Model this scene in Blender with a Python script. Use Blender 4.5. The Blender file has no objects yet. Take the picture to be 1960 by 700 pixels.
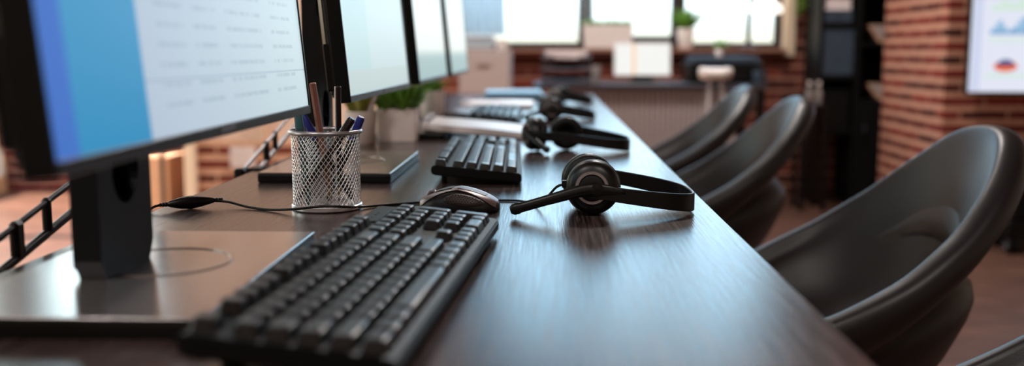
import bpy, bmesh, math, random
from mathutils import Vector, Matrix, Euler
PI = math.pi
rnd = random.Random(7)
S = bpy.context.scene
COL = S.collection

# ------------------------------------------------------------------ materials
def lin(r, g, b):
    f = lambda c: (c/255/12.92) if c/255 <= .04045 else ((c/255+.055)/1.055)**2.4
    return (f(r), f(g), f(b), 1)

def mat(name, col, rough=.5, metal=0., spec=.5, coat=0., emit=None, estr=1., trans=0., bump=0., bscale=200., var=0., vscale=20.):
    m = bpy.data.materials.new(name); m.use_nodes = True
    nt = m.node_tree; p = nt.nodes['Principled BSDF']
    p.inputs['Base Color'].default_value = col
    p.inputs['Roughness'].default_value = rough
    p.inputs['Metallic'].default_value = metal
    p.inputs['Specular IOR Level'].default_value = spec
    p.inputs['Coat Weight'].default_value = coat
    p.inputs['Transmission Weight'].default_value = trans
    if emit:
        p.inputs['Emission Color'].default_value = emit
        p.inputs['Emission Strength'].default_value = estr
    if bump or var:
        tc = nt.nodes.new('ShaderNodeTexCoord')
        n = nt.nodes.new('ShaderNodeTexNoise'); n.inputs['Scale'].default_value = bscale if bump else vscale
        nt.links.new(tc.outputs['Object'], n.inputs['Vector'])
        if bump:
            b = nt.nodes.new('ShaderNodeBump'); b.inputs['Strength'].default_value = bump; b.inputs['Distance'].default_value = .001
            nt.links.new(n.outputs['Fac'], b.inputs['Height']); nt.links.new(b.outputs['Normal'], p.inputs['Normal'])
        if var:
            n2 = nt.nodes.new('ShaderNodeTexNoise'); n2.inputs['Scale'].default_value = vscale
            nt.links.new(tc.outputs['Object'], n2.inputs['Vector'])
            mx = nt.nodes.new('ShaderNodeMix'); mx.data_type = 'RGBA'
            a = [max(0, c*(1-var)) for c in col[:3]]+[1]; c2 = [min(1, c*(1+var)) for c in col[:3]]+[1]
            mx.inputs[6].default_value = a; mx.inputs[7].default_value = c2
            nt.links.new(n2.outputs['Fac'], mx.inputs[0]); nt.links.new(mx.outputs[2], p.inputs['Base Color'])
    return m

class NT:
    """little helper around a node tree"""
    def __init__(s, m):
        s.t = m.node_tree; s.p = s.t.nodes['Principled BSDF']
    def n(s, typ, **kw):
        x = s.t.nodes.new(typ)
        for k, v in kw.items(): setattr(x, k, v)
        return x
    def l(s, a, b): s.t.links.new(a, b)
    def math(s, op, a, b=None, c=None):
        x = s.n('ShaderNodeMath', operation=op)
        for i, v in enumerate((a, b, c)):
            if v is None: continue
            if isinstance(v, (int, float)): x.inputs[i].default_value = v
            else: s.l(v, x.inputs[i])
        return x.outputs[0]
    def mix(s, f, a, b):
        x = s.n('ShaderNodeMix', data_type='RGBA')
        for i, v in ((0, f), (6, a), (7, b)):
            if isinstance(v, (int, float)): x.inputs[i].default_value = v
            elif isinstance(v, tuple): x.inputs[i].default_value = v
            else: s.l(v, x.inputs[i])
        return x.outputs[2]
    def ramp(s, f, stops):
        x = s.n('ShaderNodeValToRGB'); e = x.color_ramp.elements
        while len(e) < len(stops): e.new(.5)
        for i, (pos, c) in enumerate(stops): e[i].position = pos; e[i].color = c
        s.l(f, x.inputs[0]); return x.outputs[0]

def brick_mat(name, c1, c2, mortar, row=.066, width=.23, gap=.017, rough=.9):
    m = mat(name, c1, rough, spec=.2); t = NT(m)
    tc = t.n('ShaderNodeTexCoord'); sp = t.n('ShaderNodeSeparateXYZ'); t.l(tc.outputs['Object'], sp.inputs[0])
    u = t.math('MULTIPLY', t.math('ADD', sp.outputs[0], sp.outputs[1]), 3)   # narrower upright joints
    cb = t.n('ShaderNodeCombineXYZ'); t.l(u, cb.inputs[0]); t.l(sp.outputs[2], cb.inputs[1])
    nz = t.n('ShaderNodeTexNoise'); nz.inputs['Scale'].default_value = 9; t.l(tc.outputs['Object'], nz.inputs['Vector'])
    vm = t.n('ShaderNodeVectorMath', operation='MULTIPLY_ADD'); t.l(nz.outputs['Color'], vm.inputs[0])
    vm.inputs[1].default_value = (.03, .007, 0); t.l(cb.outputs[0], vm.inputs[2])
    b = t.n('ShaderNodeTexBrick'); b.inputs['Scale'].default_value = 1; b.inputs['Mortar Size'].default_value = gap
    b.inputs['Mortar Smooth'].default_value = .25; b.inputs['Brick Width'].default_value = width*3; b.inputs['Row Height'].default_value = row
    b.inputs['Color1'].default_value = c1; b.inputs['Color2'].default_value = c2; b.inputs['Mortar'].default_value = mortar
    t.l(vm.outputs[0], b.inputs['Vector'])
    n2 = t.n('ShaderNodeTexNoise'); n2.inputs['Scale'].default_value = 30; t.l(tc.outputs['Object'], n2.inputs['Vector'])
    f = t.math('MULTIPLY_ADD', n2.outputs['Fac'], .8, .6)
    vs = t.n('ShaderNodeVectorMath', operation='SCALE'); t.l(b.outputs['Color'], vs.inputs[0]); t.l(f, vs.inputs['Scale'])
    t.l(vs.outputs[0], t.p.inputs['Base Color'])
    bp = t.n('ShaderNodeBump'); bp.inputs['Strength'].default_value = .6; bp.inputs['Distance'].default_value = .006
    t.l(t.math('SUBTRACT', 1, b.outputs['Fac']), bp.inputs['Height']); t.l(bp.outputs['Normal'], t.p.inputs['Normal'])
    return m

def wood_mat(name, dark, light, rough, sx, sy, sz, bump=.3, spec=.5, planks=None, rvar=.1):
    m = mat(name, dark, rough, spec=spec); t = NT(m)
    tc = t.n('ShaderNodeTexCoord'); mp = t.n('ShaderNodeMapping'); mp.inputs['Scale'].default_value = (sx, sy, sz)
    t.l(tc.outputs['Object'], mp.inputs[0])
    n = t.n('ShaderNodeTexNoise'); n.inputs['Scale'].default_value = 1; n.inputs['Detail'].default_value = 5; n.inputs['Roughness'].default_value = .65
    n.inputs['Distortion'].default_value = .4
    t.l(mp.outputs[0], n.inputs['Vector'])
    c = t.ramp(n.outputs['Fac'], [(.36, dark), (.66, light)])
    if planks:
        sp = t.n('ShaderNodeSeparateXYZ'); t.l(tc.outputs['Object'], sp.inputs[0])
        cb = t.n('ShaderNodeCombineXYZ'); t.l(sp.outputs[1-planks[2]], cb.inputs[0]); t.l(sp.outputs[planks[2]], cb.inputs[1])
        b = t.n('ShaderNodeTexBrick'); b.inputs['Scale'].default_value = 1; b.inputs['Mortar Size'].default_value = .0025
        b.inputs['Brick Width'].default_value = planks[0]; b.inputs['Row Height'].default_value = planks[1]
        b.inputs['Color1'].default_value = (1, 1, 1, 1); b.inputs['Color2'].default_value = (.7, .7, .7, 1); b.inputs['Mortar'].default_value = (.25, .25, .25, 1)
        t.l(cb.outputs[0], b.inputs['Vector'])
        x = t.n('ShaderNodeMix', data_type='RGBA', blend_type='MULTIPLY'); x.inputs[0].default_value = 1
        t.l(c, x.inputs[6]); t.l(b.outputs['Color'], x.inputs[7]); c = x.outputs[2]
    t.l(c, t.p.inputs['Base Color'])
    t.l(t.math('MULTIPLY_ADD', n.outputs['Fac'], rvar, rough-rvar/2), t.p.inputs['Roughness'])
    bp = t.n('ShaderNodeBump'); bp.inputs['Strength'].default_value = bump; bp.inputs['Distance'].default_value = .0006
    t.l(n.outputs['Fac'], bp.inputs['Height']); t.l(bp.outputs['Normal'], t.p.inputs['Normal'])
    return m

def screen_mat(name, kind):
    """what the screens display; u runs along the screen, v up, from the UV map"""
    m = mat(name, (.02, .02, .02, 1), .36, spec=.18); t = NT(m)
    uv = t.n('ShaderNodeUVMap'); sp = t.n('ShaderNodeSeparateXYZ'); t.l(uv.outputs[0], sp.inputs[0])
    u, v = sp.outputs[0], sp.outputs[1]
    if kind == 0:
        panel = t.mix(t.math('MULTIPLY', u, 1.0), lin(172, 186, 208), lin(198, 217, 222))
        # rows of blurred, unreadable text marks
        vv = t.math('FRACT', t.math('MULTIPLY', v, 23))
        row = t.math('MULTIPLY', t.math('GREATER_THAN', vv, .38), t.math('LESS_THAN', vv, .62))
        cb = t.n('ShaderNodeCombineXYZ'); t.l(t.math('MULTIPLY', u, 160), cb.inputs[0]); t.l(t.math('FLOOR', t.math('MULTIPLY', v, 23)), cb.inputs[1])
        nz = t.n('ShaderNodeTexNoise'); nz.inputs['Scale'].default_value = .9; t.l(cb.outputs[0], nz.inputs['Vector'])
        ink = t.math('GREATER_THAN', nz.outputs['Fac'], .44)
        colm = None
        for a, b in ((.29, .385), (.42, .515), (.56, .74), (.80, .93)):
            w = t.math('MULTIPLY', t.math('GREATER_THAN', u, a), t.math('LESS_THAN', u, b))
            colm = w if colm is None else t.math('ADD', colm, w)
        text = t.math('MULTIPLY', t.math('MULTIPLY', row, ink), t.math('MULTIPLY', colm, .26))
        text = t.math('MULTIPLY', text, t.math('GREATER_THAN', v, .03))
        panel = t.mix(text, panel, lin(95, 120, 140))
        rule = t.math('MULTIPLY', t.math('GREATER_THAN', v, .118), t.math('LESS_THAN', v, .122))
        panel = t.mix(t.math('MULTIPLY', rule, .5), panel, lin(130, 150, 175))
        side = t.mix(v, lin(44, 140, 188), lin(96, 168, 212))
        c = t.mix(t.math('GREATER_THAN', u, .235), side, panel)
        c = t.mix(t.math('GREATER_THAN', u, .052), lin(62, 112, 196), c)
    elif kind == 1:
        c = t.mix(t.math('GREATER_THAN', u, .33), lin(182, 208, 211), lin(193, 211, 214))
        foot = t.math('LESS_THAN', v, .10)
        c = t.mix(foot, c, lin(188, 204, 204))
    else:
        c = t.ramp(v, [(.14, lin(156, 182, 183)), (.20, lin(220, 226, 221))])
    t.l(c, t.p.inputs['Emission Color']); t.p.inputs['Emission Strength'].default_value = 1.0
    return m

M = {}
M['desk'] = wood_mat('dark_wood', lin(24, 17, 17), lin(82, 65, 63), .23, 330, 9, 60, bump=.34, spec=.5, rvar=.16)
M['floor'] = wood_mat('floor_wood', lin(84, 56, 47), lin(126, 90, 75), .42, 6, 50, 6, bump=.1, planks=(1.2, .14, 1))
M['brick'] = brick_mat('brick', lin(124, 42, 34), lin(62, 30, 28), lin(188, 136, 114))
M['brick_dark'] = brick_mat('brick_window_wall', lin(112, 52, 42), lin(60, 34, 30), lin(150, 104, 88), row=.076, gap=.011)
M['brick_low'] = brick_mat('brick_low_wall', lin(126, 48, 38), lin(84, 42, 34), lin(214, 170, 140), row=.075, gap=.02)
M['plaster'] = mat('plaster', lin(205, 190, 175), .9, bump=.1, bscale=60)
M['ceiling'] = mat('ceiling_paint', lin(150, 135, 128), .9)
M['cream'] = mat('cream_panel', lin(232, 205, 185), .8)
M['frame'] = mat('window_frame', lin(46, 38, 38), .5, bump=.1)
M['white_trim'] = mat('white_trim', lin(214, 190, 165), .6)
M['sill'] = mat('sill_board', lin(150, 105, 85), .6, var=.2)
M['black'] = mat('black_plastic', lin(6, 6, 7), .38, spec=.3)
M['black_matte'] = mat('black_matte', lin(8, 8, 8), .6, spec=.2, bump=.15, bscale=900)
M['key'] = mat('keycap', lin(15, 14, 16), .30, spec=.4, bump=.08, bscale=1500)
M['board'] = mat('keyboard_body', lin(5, 5, 6), .5, spec=.2)
M['bezel'] = mat('bezel', lin(3, 5, 6), .32, spec=.22)
M['monitor_back'] = mat('monitor_back', lin(4, 4, 5), .4, spec=.2)
M['neck'] = mat('stand_neck', lin(10, 15, 19), .42, spec=.25)
M['base'] = mat('stand_base', lin(166, 160, 160), .19, metal=.75, bump=.05, bscale=1200)
M['ring'] = mat('base_ring', lin(176, 168, 165), .25, metal=.8)
M['steel'] = mat('wire_steel', lin(232, 230, 232), .30, metal=.85)
M['rim'] = mat('rim_steel', lin(176, 173, 176), .34, metal=.8)
M['chair'] = mat('chair_shell', lin(27, 24, 26), .42, spec=.42, bump=.12, bscale=700)
M['chrome'] = mat('dark_metal', lin(40, 40, 44), .3, metal=.8)
M['cushion'] = mat('cushion', lin(6, 5, 5), .5, spec=.25, bump=.3, bscale=500)
M['headset'] = mat('headset_plastic', lin(8, 6, 6), .36, spec=.35)
M['hring'] = mat('silver_ring', lin(150, 140, 140), .3, metal=.7)
M['mouse'] = mat('mouse_shell', lin(122, 102, 100), .34, metal=.35)
M['mouse_dark'] = mat('mouse_dark', lin(16, 15, 16), .4)
M['grip'] = mat('mouse_grip', lin(58, 46, 42), .55)
M['chromed'] = mat('bright_chrome', lin(215, 212, 215), .15, metal=1)
M['pencil'] = mat('pencil_brown', lin(122, 78, 66), .4)
M['pen_silver'] = mat('pen_silver', lin(190, 198, 204), .3, metal=.5)
M['pen_dark'] = mat('pen_dark', lin(34, 22, 22), .25)
M['pen_blue'] = mat('pen_blue', lin(34, 42, 120), .35)
M['pen_teal'] = mat('pen_teal', lin(52, 92, 98), .35)
M['wood_tip'] = mat('sharpened_wood', lin(188, 140, 110), .7)
M['pot'] = mat('white_pot', lin(240, 226, 220), .5)
M['soil'] = mat('soil', lin(40, 30, 24), .95, bump=.6, bscale=120)
def leaf_mat(name, c):
    m = mat(name, c, .5, var=.4, vscale=40); nt = m.node_tree
    tl = nt.nodes.new('ShaderNodeBsdfTranslucent'); tl.inputs[0].default_value = c
    mx = nt.nodes.new('ShaderNodeMixShader'); mx.inputs[0].default_value = .4
    nt.links.new(nt.nodes['Principled BSDF'].outputs[0], mx.inputs[1]); nt.links.new(tl.outputs[0], mx.inputs[2])
    nt.links.new(mx.outputs[0], nt.nodes['Material Output'].inputs[0]); return m
M['leaf'] = leaf_mat('leaf', lin(140, 190, 80))
M['leaf2'] = leaf_mat('leaf_yellowish', lin(190, 190, 100))
M['paper'] = mat('paper', lin(248, 238, 238), .38)
M['sheen_blue'] = mat('blue_sky_sheen', lin(150, 195, 225), .6)  # sky reflection of a far keyboard put into the colour
M['beige'] = mat('beige_board', lin(180, 166, 164), .8, bump=.1, bscale=40)
M['pinkbeige'] = mat('pink_beige', lin(160, 147, 146), .8)
M['card'] = mat('cardboard', lin(196, 150, 118), .85, var=.1)
M['desk_top'] = mat('dark_top', lin(52, 46, 52), .4)
M['grey'] = mat('grey_plastic', lin(92, 88, 96), .5)
M['bluegrey'] = mat('blue_grey', lin(52, 66, 82), .5, var=.25, vscale=15)
M['white'] = mat('white_plastic', lin(225, 215, 210), .4)
M['shade_lit'] = mat('lit_lamp_shade', lin(240, 235, 228), .6, emit=lin(255, 246, 236), estr=1.6)
M['curtain'] = mat('blue_curtain', lin(212, 226, 236), .8)
M['amber'] = mat('amber_glass', lin(190, 110, 60), .1, trans=.6)
M['orange'] = mat('orange_bar', lin(20, 10, 5), .5, emit=lin(255, 196, 140), estr=1)
M['lit_white'] = mat('lit_white', lin(20, 20, 20), .4, emit=lin(243, 243, 240), estr=1)
M['tv_screen'] = mat('tv_screen', lin(15, 15, 18), .3, emit=lin(226, 230, 245), estr=1)
M['tv_blue'] = mat('chart_blue', lin(15, 15, 18), .3, emit=lin(150, 190, 222), estr=1)
M['tv_blue2'] = mat('chart_deep_blue', lin(15, 15, 18), .3, emit=lin(112, 160, 205), estr=1)
M['tv_green'] = mat('chart_green', lin(15, 15, 18), .3, emit=lin(212, 232, 222), estr=1)
M['tv_orange'] = mat('chart_orange', lin(15, 15, 18), .3, emit=lin(232, 110, 60), estr=1)
M['tv_purple'] = mat('chart_purple', lin(15, 15, 18), .3, emit=lin(70, 74, 130), estr=1)
M['tv_pink'] = mat('chart_lilac', lin(15, 15, 18), .3, emit=lin(206, 214, 238), estr=1)
M['screen0'] = screen_mat('screen_table_page', 0)
M['screen1'] = screen_mat('screen_pale_page', 1)
M['screen2'] = screen_mat('screen_white_page', 2)
def glass_mat():
    m = bpy.data.materials.new('window_glass'); m.use_nodes = True; nt = m.node_tree; nt.nodes.clear()
    o = nt.nodes.new('ShaderNodeOutputMaterial'); mx = nt.nodes.new('ShaderNodeMixShader')
    tr = nt.nodes.new('ShaderNodeBsdfTransparent'); gl = nt.nodes.new('ShaderNodeBsdfGlossy'); gl.inputs['Roughness'].default_value = .02
    mx.inputs[0].default_value = .06
    nt.links.new(tr.outputs[0], mx.inputs[1]); nt.links.new(gl.outputs[0], mx.inputs[2]); nt.links.new(mx.outputs[0], o.inputs[0])
    return m
M['glass'] = glass_mat()
nt = M['curtain'].node_tree   # cloth lets daylight through
tl = nt.nodes.new('ShaderNodeBsdfTranslucent'); tl.inputs[0].default_value = lin(215, 230, 240)
mx = nt.nodes.new('ShaderNodeMixShader'); mx.inputs[0].default_value = .5
nt.links.new(nt.nodes['Principled BSDF'].outputs[0], mx.inputs[1]); nt.links.new(tl.outputs[0], mx.inputs[2])
sheer = nt.nodes.new('ShaderNodeBsdfTransparent'); sheer.inputs[0].default_value = (.86, .93, .97, 1)
mx2 = nt.nodes.new('ShaderNodeMixShader'); mx2.inputs[0].default_value = .42
nt.links.new(mx.outputs[0], mx2.inputs[1]); nt.links.new(sheer.outputs[0], mx2.inputs[2])
nt.links.new(mx2.outputs[0], nt.nodes['Material Output'].inputs[0])

# ------------------------------------------------------------------ mesh helpers
def box(bm, c, s, bev=0, seg=2, rot=None):
    g = bmesh.ops.create_cube(bm, size=1)
    vs = g['verts']; bmesh.ops.scale(bm, vec=s, verts=vs)
    if bev:
        es = list({e for v in vs for e in v.link_edges})
        r = bmesh.ops.bevel(bm, geom=es, offset=bev, segments=seg, affect='EDGES', profile=.6)
        vs = list({v for f in r['faces'] for v in f.verts} | {v for v in vs if v.is_valid})
    if rot is not None: bmesh.ops.rotate(bm, cent=(0, 0, 0), matrix=rot, verts=vs)
    bmesh.ops.translate(bm, vec=c, verts=vs)
    return vs

def bx(bm, x0, x1, y0, y1, z0, z1, bev=0, seg=2):
    return box(bm, ((x0+x1)/2, (y0+y1)/2, (z0+z1)/2), (abs(x1-x0), abs(y1-y0), abs(z1-z0)), bev, seg)

def loft(bm, rings, cap0=True, cap1=True, closed=True):
    vr = [[bm.verts.new(p) for p in r] for r in rings]
    n = len(vr[0])
    for a, b in zip(vr, vr[1:]):
        for i in range(n if closed else n-1):
            j = (i+1) % n
            bm.faces.new((a[i], a[j], b[j], b[i]))
    if cap0: bm.faces.new(list(reversed(vr[0])))
    if cap1: bm.faces.new(vr[-1])
    return vr

def tube(bm, pts, r, n=8, closed=False, flat=None):
    """tube along points; r number or list; flat=(w,h) gives a strap: w across the 'up' z, h thick"""
    P = [Vector(p) for p in pts]; N = len(P); rings = []
    prev = None
    for i, p in enumerate(P):
        a = P[(i-1) % N] if (closed or i > 0) else p; b = P[(i+1) % N] if (closed or i < N-1) else p
        t = (b-a).normalized()
        if prev is None:
            up = Vector((0, 0, 1)) if abs(t.z) < .95 else Vector((1, 0, 0))
            s = t.cross(up).normalized()
        else:
            s = (prev-t*prev.dot(t)).normalized()
        prev = s; q = t.cross(s).normalized()
        rr = r[i] if isinstance(r, (list, tuple)) else r
        rings.append([p+s*math.cos(2*PI*k/n)*rr+q*math.sin(2*PI*k/n)*rr for k in range(n)])
    if closed: rings.append(rings[0]); 
    if closed:
        vr = [[bm.verts.new(p) for p in rg] for rg in rings[:-1]]; vr.append(vr[0])
        for a, b in zip(vr, vr[1:]):
            for i in range(n): bm.faces.new((a[i], a[(i+1) % n], b[(i+1) % n], b[i]))
    else: loft(bm, rings)

def lathe(bm, prof, n=32, mtx=None, cap0=True, cap1=True):
    rings = []
    for r, z in prof:
        rings.append([Vector((r*math.cos(2*PI*k/n), r*math.sin(2*PI*k/n), z)) for k in range(n)])
    if mtx is not None: rings = [[mtx @ p for p in rg] for rg in rings]
    loft(bm, rings, cap0, cap1)

def cat(pts, k=8):
    P = [Vector(p) for p in pts]; P = [P[0]*2-P[1]]+P+[P[-1]*2-P[-2]]; out = []
    for i in range(1, len(P)-2):
        a, b, c, d = P[i-1:i+3]
        for j in range(k):
            t = j/k
            out.append(.5*((2*b)+(c-a)*t+(2*a-5*b+4*c-d)*t*t+(3*b-a-3*c+d)*t**3))
    out.append(P[-2]); return out

def axis(p, d):
    """matrix placing local z along d at p"""
    return Matrix.Translation(Vector(p)) @ Vector(d).to_track_quat('Z', 'Y').to_matrix().to_4x4()

def obj(name, bm, m, parent=None, smooth=False, loc=None, mods=None):
    me = bpy.data.meshes.new(name)
    bmesh.ops.recalc_face_normals(bm, faces=bm.faces)
    bm.to_mesh(me); bm.free()
    if m: me.materials.append(M[m] if isinstance(m, str) else m)
    if smooth:
        for p in me.polygons: p.use_smooth = True
    o = bpy.data.objects.new(name, me); COL.objects.link(o)
    if parent: o.parent = parent
    if loc: o.location = loc
    if smooth == 'auto': 
        try: me.set_sharp_from_angle(angle=math.radians(38))
        except Exception: pass
    return o

def nb(): return bmesh.new()

def tag(o, label, category, group=None, kind=None):
    if label: o['label'] = label
    if category: o['category'] = category
    if group: o['group'] = group
    if kind: o['kind'] = kind
    return o

def thing(name, label, category, loc=(0, 0, 0), rz=0, group=None, rot=None):
    o = bpy.data.objects.new(name, None); o.empty_display_size = .05
    COL.objects.link(o); o.location = loc; o.rotation_euler = rot if rot else (0, 0, rz)
    return tag(o, label, category, group)

def dup(o, parent=None, loc=None, rz=None, label=None, rot=None):
    c = o.copy(); COL.objects.link(c)
    if parent: c.parent = parent
    if loc is not None: c.location = loc
    if rz is not None: c.rotation_euler = (0, 0, rz)
    if rot is not None: c.rotation_euler = rot
    if label: c['label'] = label
    for ch in list(o.children): dup(ch, c)
    return c

def struct(name, bm, m, parent=None, smooth=False):
    o = obj(name, bm, m, parent, smooth); o['kind'] = 'structure'; return o

# ------------------------------------------------------------------ the room
DT = .75                                    # desk top height
XL, XR, YB, YR, ZC = -3.6, 3.9, 6.45, -2.6, 3.25
b = nb(); bx(b, XL-.2, XR+.2, YR-.2, YB+.3, -.1, 0); struct('floor', b, 'floor')
b = nb(); bx(b, XL-.2, XR+.2, YR-.2, YB+.3, ZC, ZC+.1); struct('ceiling', b, 'ceiling')
# back wall, brick, with an opening -0.62..1.48 above the sill
b = nb()
bx(b, XL-.2, -3.51, YB, YB+.28, 0, ZC); bx(b, -3.51, -2.67, YB, YB+.28, 0, .95); bx(b, -3.51, -2.67, YB, YB+.28, 3.07, ZC); bx(b, -2.67, -.62, YB, YB+.28, 0, ZC); bx(b, 1.53, XR+.2, YB, YB+.28, 0, ZC)
bx(b, -.62, 1.53, YB, YB+.28, 0, .93); bx(b, -.62, 1.53, YB, YB+.28, 2.62, ZC)
struct('wall_back', b, 'brick_dark')
b = nb()
bx(b, XL-.2, XL, YR, .15, 0, ZC); bx(b, XL-.2, XL, 1.95, 3.2, 0, ZC); bx(b, XL-.2, XL, .15, 1.95, 0, .9); bx(b, XL-.2, XL, .15, 1.95, 2.75, ZC); bx(b, XL-.2, XL, 6.42, YB, 0, ZC)
bx(b, XL-.2, XL, 3.2, 6.42, 3.05, ZC); bx(b, XL-.2, XL, 3.2, 6.42, 0, .12)
struct('wall_left', b, 'plaster')
b = nb()
bx(b, XL-.2, XR+.2, YR-.2, YR, 0, ZC); struct('wall_rear', b, 'plaster')
b = nb(); bx(b, XR, XR+.2, YR, YB, 0, ZC); struct('wall_right', b, 'plaster')
# brick pier carrying the television
b = nb(); bx(b, 1.915, XR, 4.9, 5.80, 0, ZC); struct('wall_pier', b, 'brick')
b = nb(); bx(b, 1.90, XR, 4.885, 4.9, 0, .07, .004); struct('baseboard_right', b, 'frame')
# low brick wall and cream panels on the left
b = nb(); bx(b, -1.88, -.66, 5.2, 5.36, 0, .46); struct('wall_left_low', b, 'brick_low')
b = nb(); bx(b, -1.92, -1.86, 5.17, 5.40, 0, 2.7, .004); bx(b, -1.545, -1.505, 5.20, 5.30, .46, 2.7); bx(b, -.70, -.66, 5.2, 5.3, .46, 2.7)
struct('trim_1', b, 'white_trim')
b = nb(); bx(b, -1.86, -1.545, 5.24, 5.27, .46, 2.7); bx(b, -1.505, -.70, 5.24, 5.27, .46, 2.7); struct('wall_left_panel', b, 'cream')

def window(name, x0, x1, z0, z1, y, fw=.035, axis_x=True, fb=None):
    fb = fb or fw
    b = nb(); d0, d1 = y, y+.06
    def seg(a0, a1, c0, c1):
        if axis_x: bx(b, a0, a1, d0, d1, c0, c1, .004, 1)
        else: bx(b, d0, d1, a0, a1, c0, c1, .004, 1)
    seg(x0-fw, x0, z0-fb, z1+fw); seg(x1, x1+fw, z0-fb, z1+fw); seg(x0, x1, z0-fb, z0); seg(x0, x1, z1, z1+fw)
    f = struct(name, b, 'frame')
    g = nb()
    if axis_x: bx(g, x0, x1, y+.025, y+.031, z0, z1)
    else: bx(g, y+.025, y+.031, x0, x1, z0, z1)
    struct('pane', g, 'glass', f)
    return f
window('window_1', -.58, .193, .988, 2.58, YB+.06, .046, True, .06)
window('window_2', .287, .792, 1.028, 2.58, YB+.06, .044, True, .10)
window('window_3', .880, 1.452, .985, 2.58, YB+.06, .044, True, .06)
window('fill_window', .2, 1.9, .95, 2.7, XL-.13, .05, False)  # unseen window, added as fill light from the near left
window('window_4', 3.25, 4.76, .16, 3.0, XL-.13, .05, False)
window('window_5', 4.86, 6.37, .16, 3.0, XL-.13, .05, False)
window('window_6', -3.46, -2.72, 1.00, 3.02, YB+.06, .05)
b = nb(); bx(b, -.62, 1.50, YB-.10, YB+.06, .925, .947, .004); struct('trim_2', b, 'sill')
b = nb(); bx(b, 1.497, 1.56, YB-.035, YB+.08, .90, 2.66, .004); struct('trim_3', b, 'white_trim')

# daylight: portals in the openings guide the sky light into the room
def portal(name, loc, rot, sx, sy):
    l = bpy.data.lights.new(name, 'AREA'); l.shape = 'RECTANGLE'; l.size = sx; l.size_y = sy
    l.cycles.is_portal = True
    o = bpy.data.objects.new(name, l); COL.objects.link(o); o.location = loc; o.rotation_euler = rot
portal('window_portal', (.45, YB+.2, 1.78), (PI/2, 0, PI), 2.15, 1.7)
bpy.data.objects['window_portal'].rotation_euler = (-PI/2, 0, 0)
portal('window_portal', (XL-.16, 4.81, 1.58), (0, -PI/2, 0), 2.9, 3.2)
portal('window_portal', (-3.09, YB+.2, 2.01), (-PI/2, 0, 0), .8, 2.1)

portal('window_portal', (XL-.16, 1.05, 1.83), (0, -PI/2, 0), 1.85, 1.8)

W = bpy.data.worlds.new('sky'); S.world = W; W.use_nodes = True
nt = W.node_tree; bg = nt.nodes['Background']
tc = nt.nodes.new('ShaderNodeTexCoord'); sp = nt.nodes.new('ShaderNodeSeparateXYZ'); nt.links.new(tc.outputs['Generated'], sp.inputs[0])
rp = nt.nodes.new('ShaderNodeValToRGB'); e = rp.color_ramp.elements
mp = nt.nodes.new('ShaderNodeMath'); mp.operation = 'MULTIPLY_ADD'; mp.inputs[1].default_value = .5; mp.inputs[2].default_value = .5
nt.links.new(sp.outputs[2], mp.inputs[0]); nt.links.new(mp.outputs[0], rp.inputs[0])
e[0].position = .40; e[0].color = (.16, .14, .09, 1)
e[1].position = .50; e[1].color = (.27, .25, .17, 1)
x = e.new(.511); x.color = (.34, .38, .36, 1)
x = e.new(.535); x.color = (.62, .78, .86, 1)
x = e.new(.62); x.color = (.40, .74, 1.0, 1)
x = e.new(.95); x.color = (.36, .62, 1.0, 1)
ws = nt.nodes.new('ShaderNodeMix'); ws.data_type = 'RGBA'; ws.blend_type = 'MULTIPLY'; ws.inputs[7].default_value = (1.45, 1.02, .74, 1)
wf = nt.nodes.new('ShaderNodeMapRange'); wf.inputs[1].default_value = .12; wf.inputs[2].default_value = .55
neg = nt.nodes.new('ShaderNodeMath'); neg.operation = 'MULTIPLY'; neg.inputs[1].default_value = -1
nt.links.new(sp.outputs[0], neg.inputs[0]); nt.links.new(neg.outputs[0], wf.inputs[0]); nt.links.new(wf.outputs[0], ws.inputs[0])
nt.links.new(rp.outputs[0], ws.inputs[6]); nt.links.new(ws.outputs[2], bg.inputs[0]); bg.inputs[1].default_value = 5.0
sun = bpy.data.lights.new('sun', 'SUN'); sun.energy = 34; sun.color = (1, .86, .70); sun.angle = .01
so = bpy.data.objects.new('sun', sun); COL.objects.link(so)
so.rotation_euler = Vector((-.80, -.04, .58)).to_track_quat('Z', 'Y').to_euler()
# unseen warm fill lights under the ceiling, added to brighten surfaces facing the camera
def ceiling_fill(x, y, e):
    l = bpy.data.lights.new('ceiling_fill_light', 'AREA'); l.shape = 'DISK'; l.size = .5; l.energy = e; l.color = (1, .93, .88)
    o = bpy.data.objects.new('ceiling_fill_light', l); COL.objects.link(o); o.location = (x, y, ZC-.02)
for x, y, e_ in ((.6, 4.3, 85), (-1.2, 4.2, 20), (-1.4, -.6, 40), (.7, -.9, 34)): ceiling_fill(x, y, e_)

# ------------------------------------------------------------------ desk
DX0, DX1, DY0, DY1 = -.448, .1905, -.35, 4.24
d = thing('desk', 'long dark wood grain desk carrying the row of monitors', 'desk', (0, 0, 0))
b = nb(); bx(b, DX0, DX1, DY0, DY1, DT-.028, DT, .0015, 1); obj('desktop', b, 'desk', d)
for y in (DY0+.12, 1.9, DY1-.12):
    for x in (DX0+.05, DX1-.09):
        b = nb(); bx(b, x-.025, x+.025, y-.025, y+.025, 0, DT-.028, .003, 1); obj('leg', b, 'black', d)
b = nb(); bx(b, DX0+.03, DX0+.07, DY0+.12, DY1-.12, DT-.09, DT-.03); obj('beam', b, 'black', d)

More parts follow.
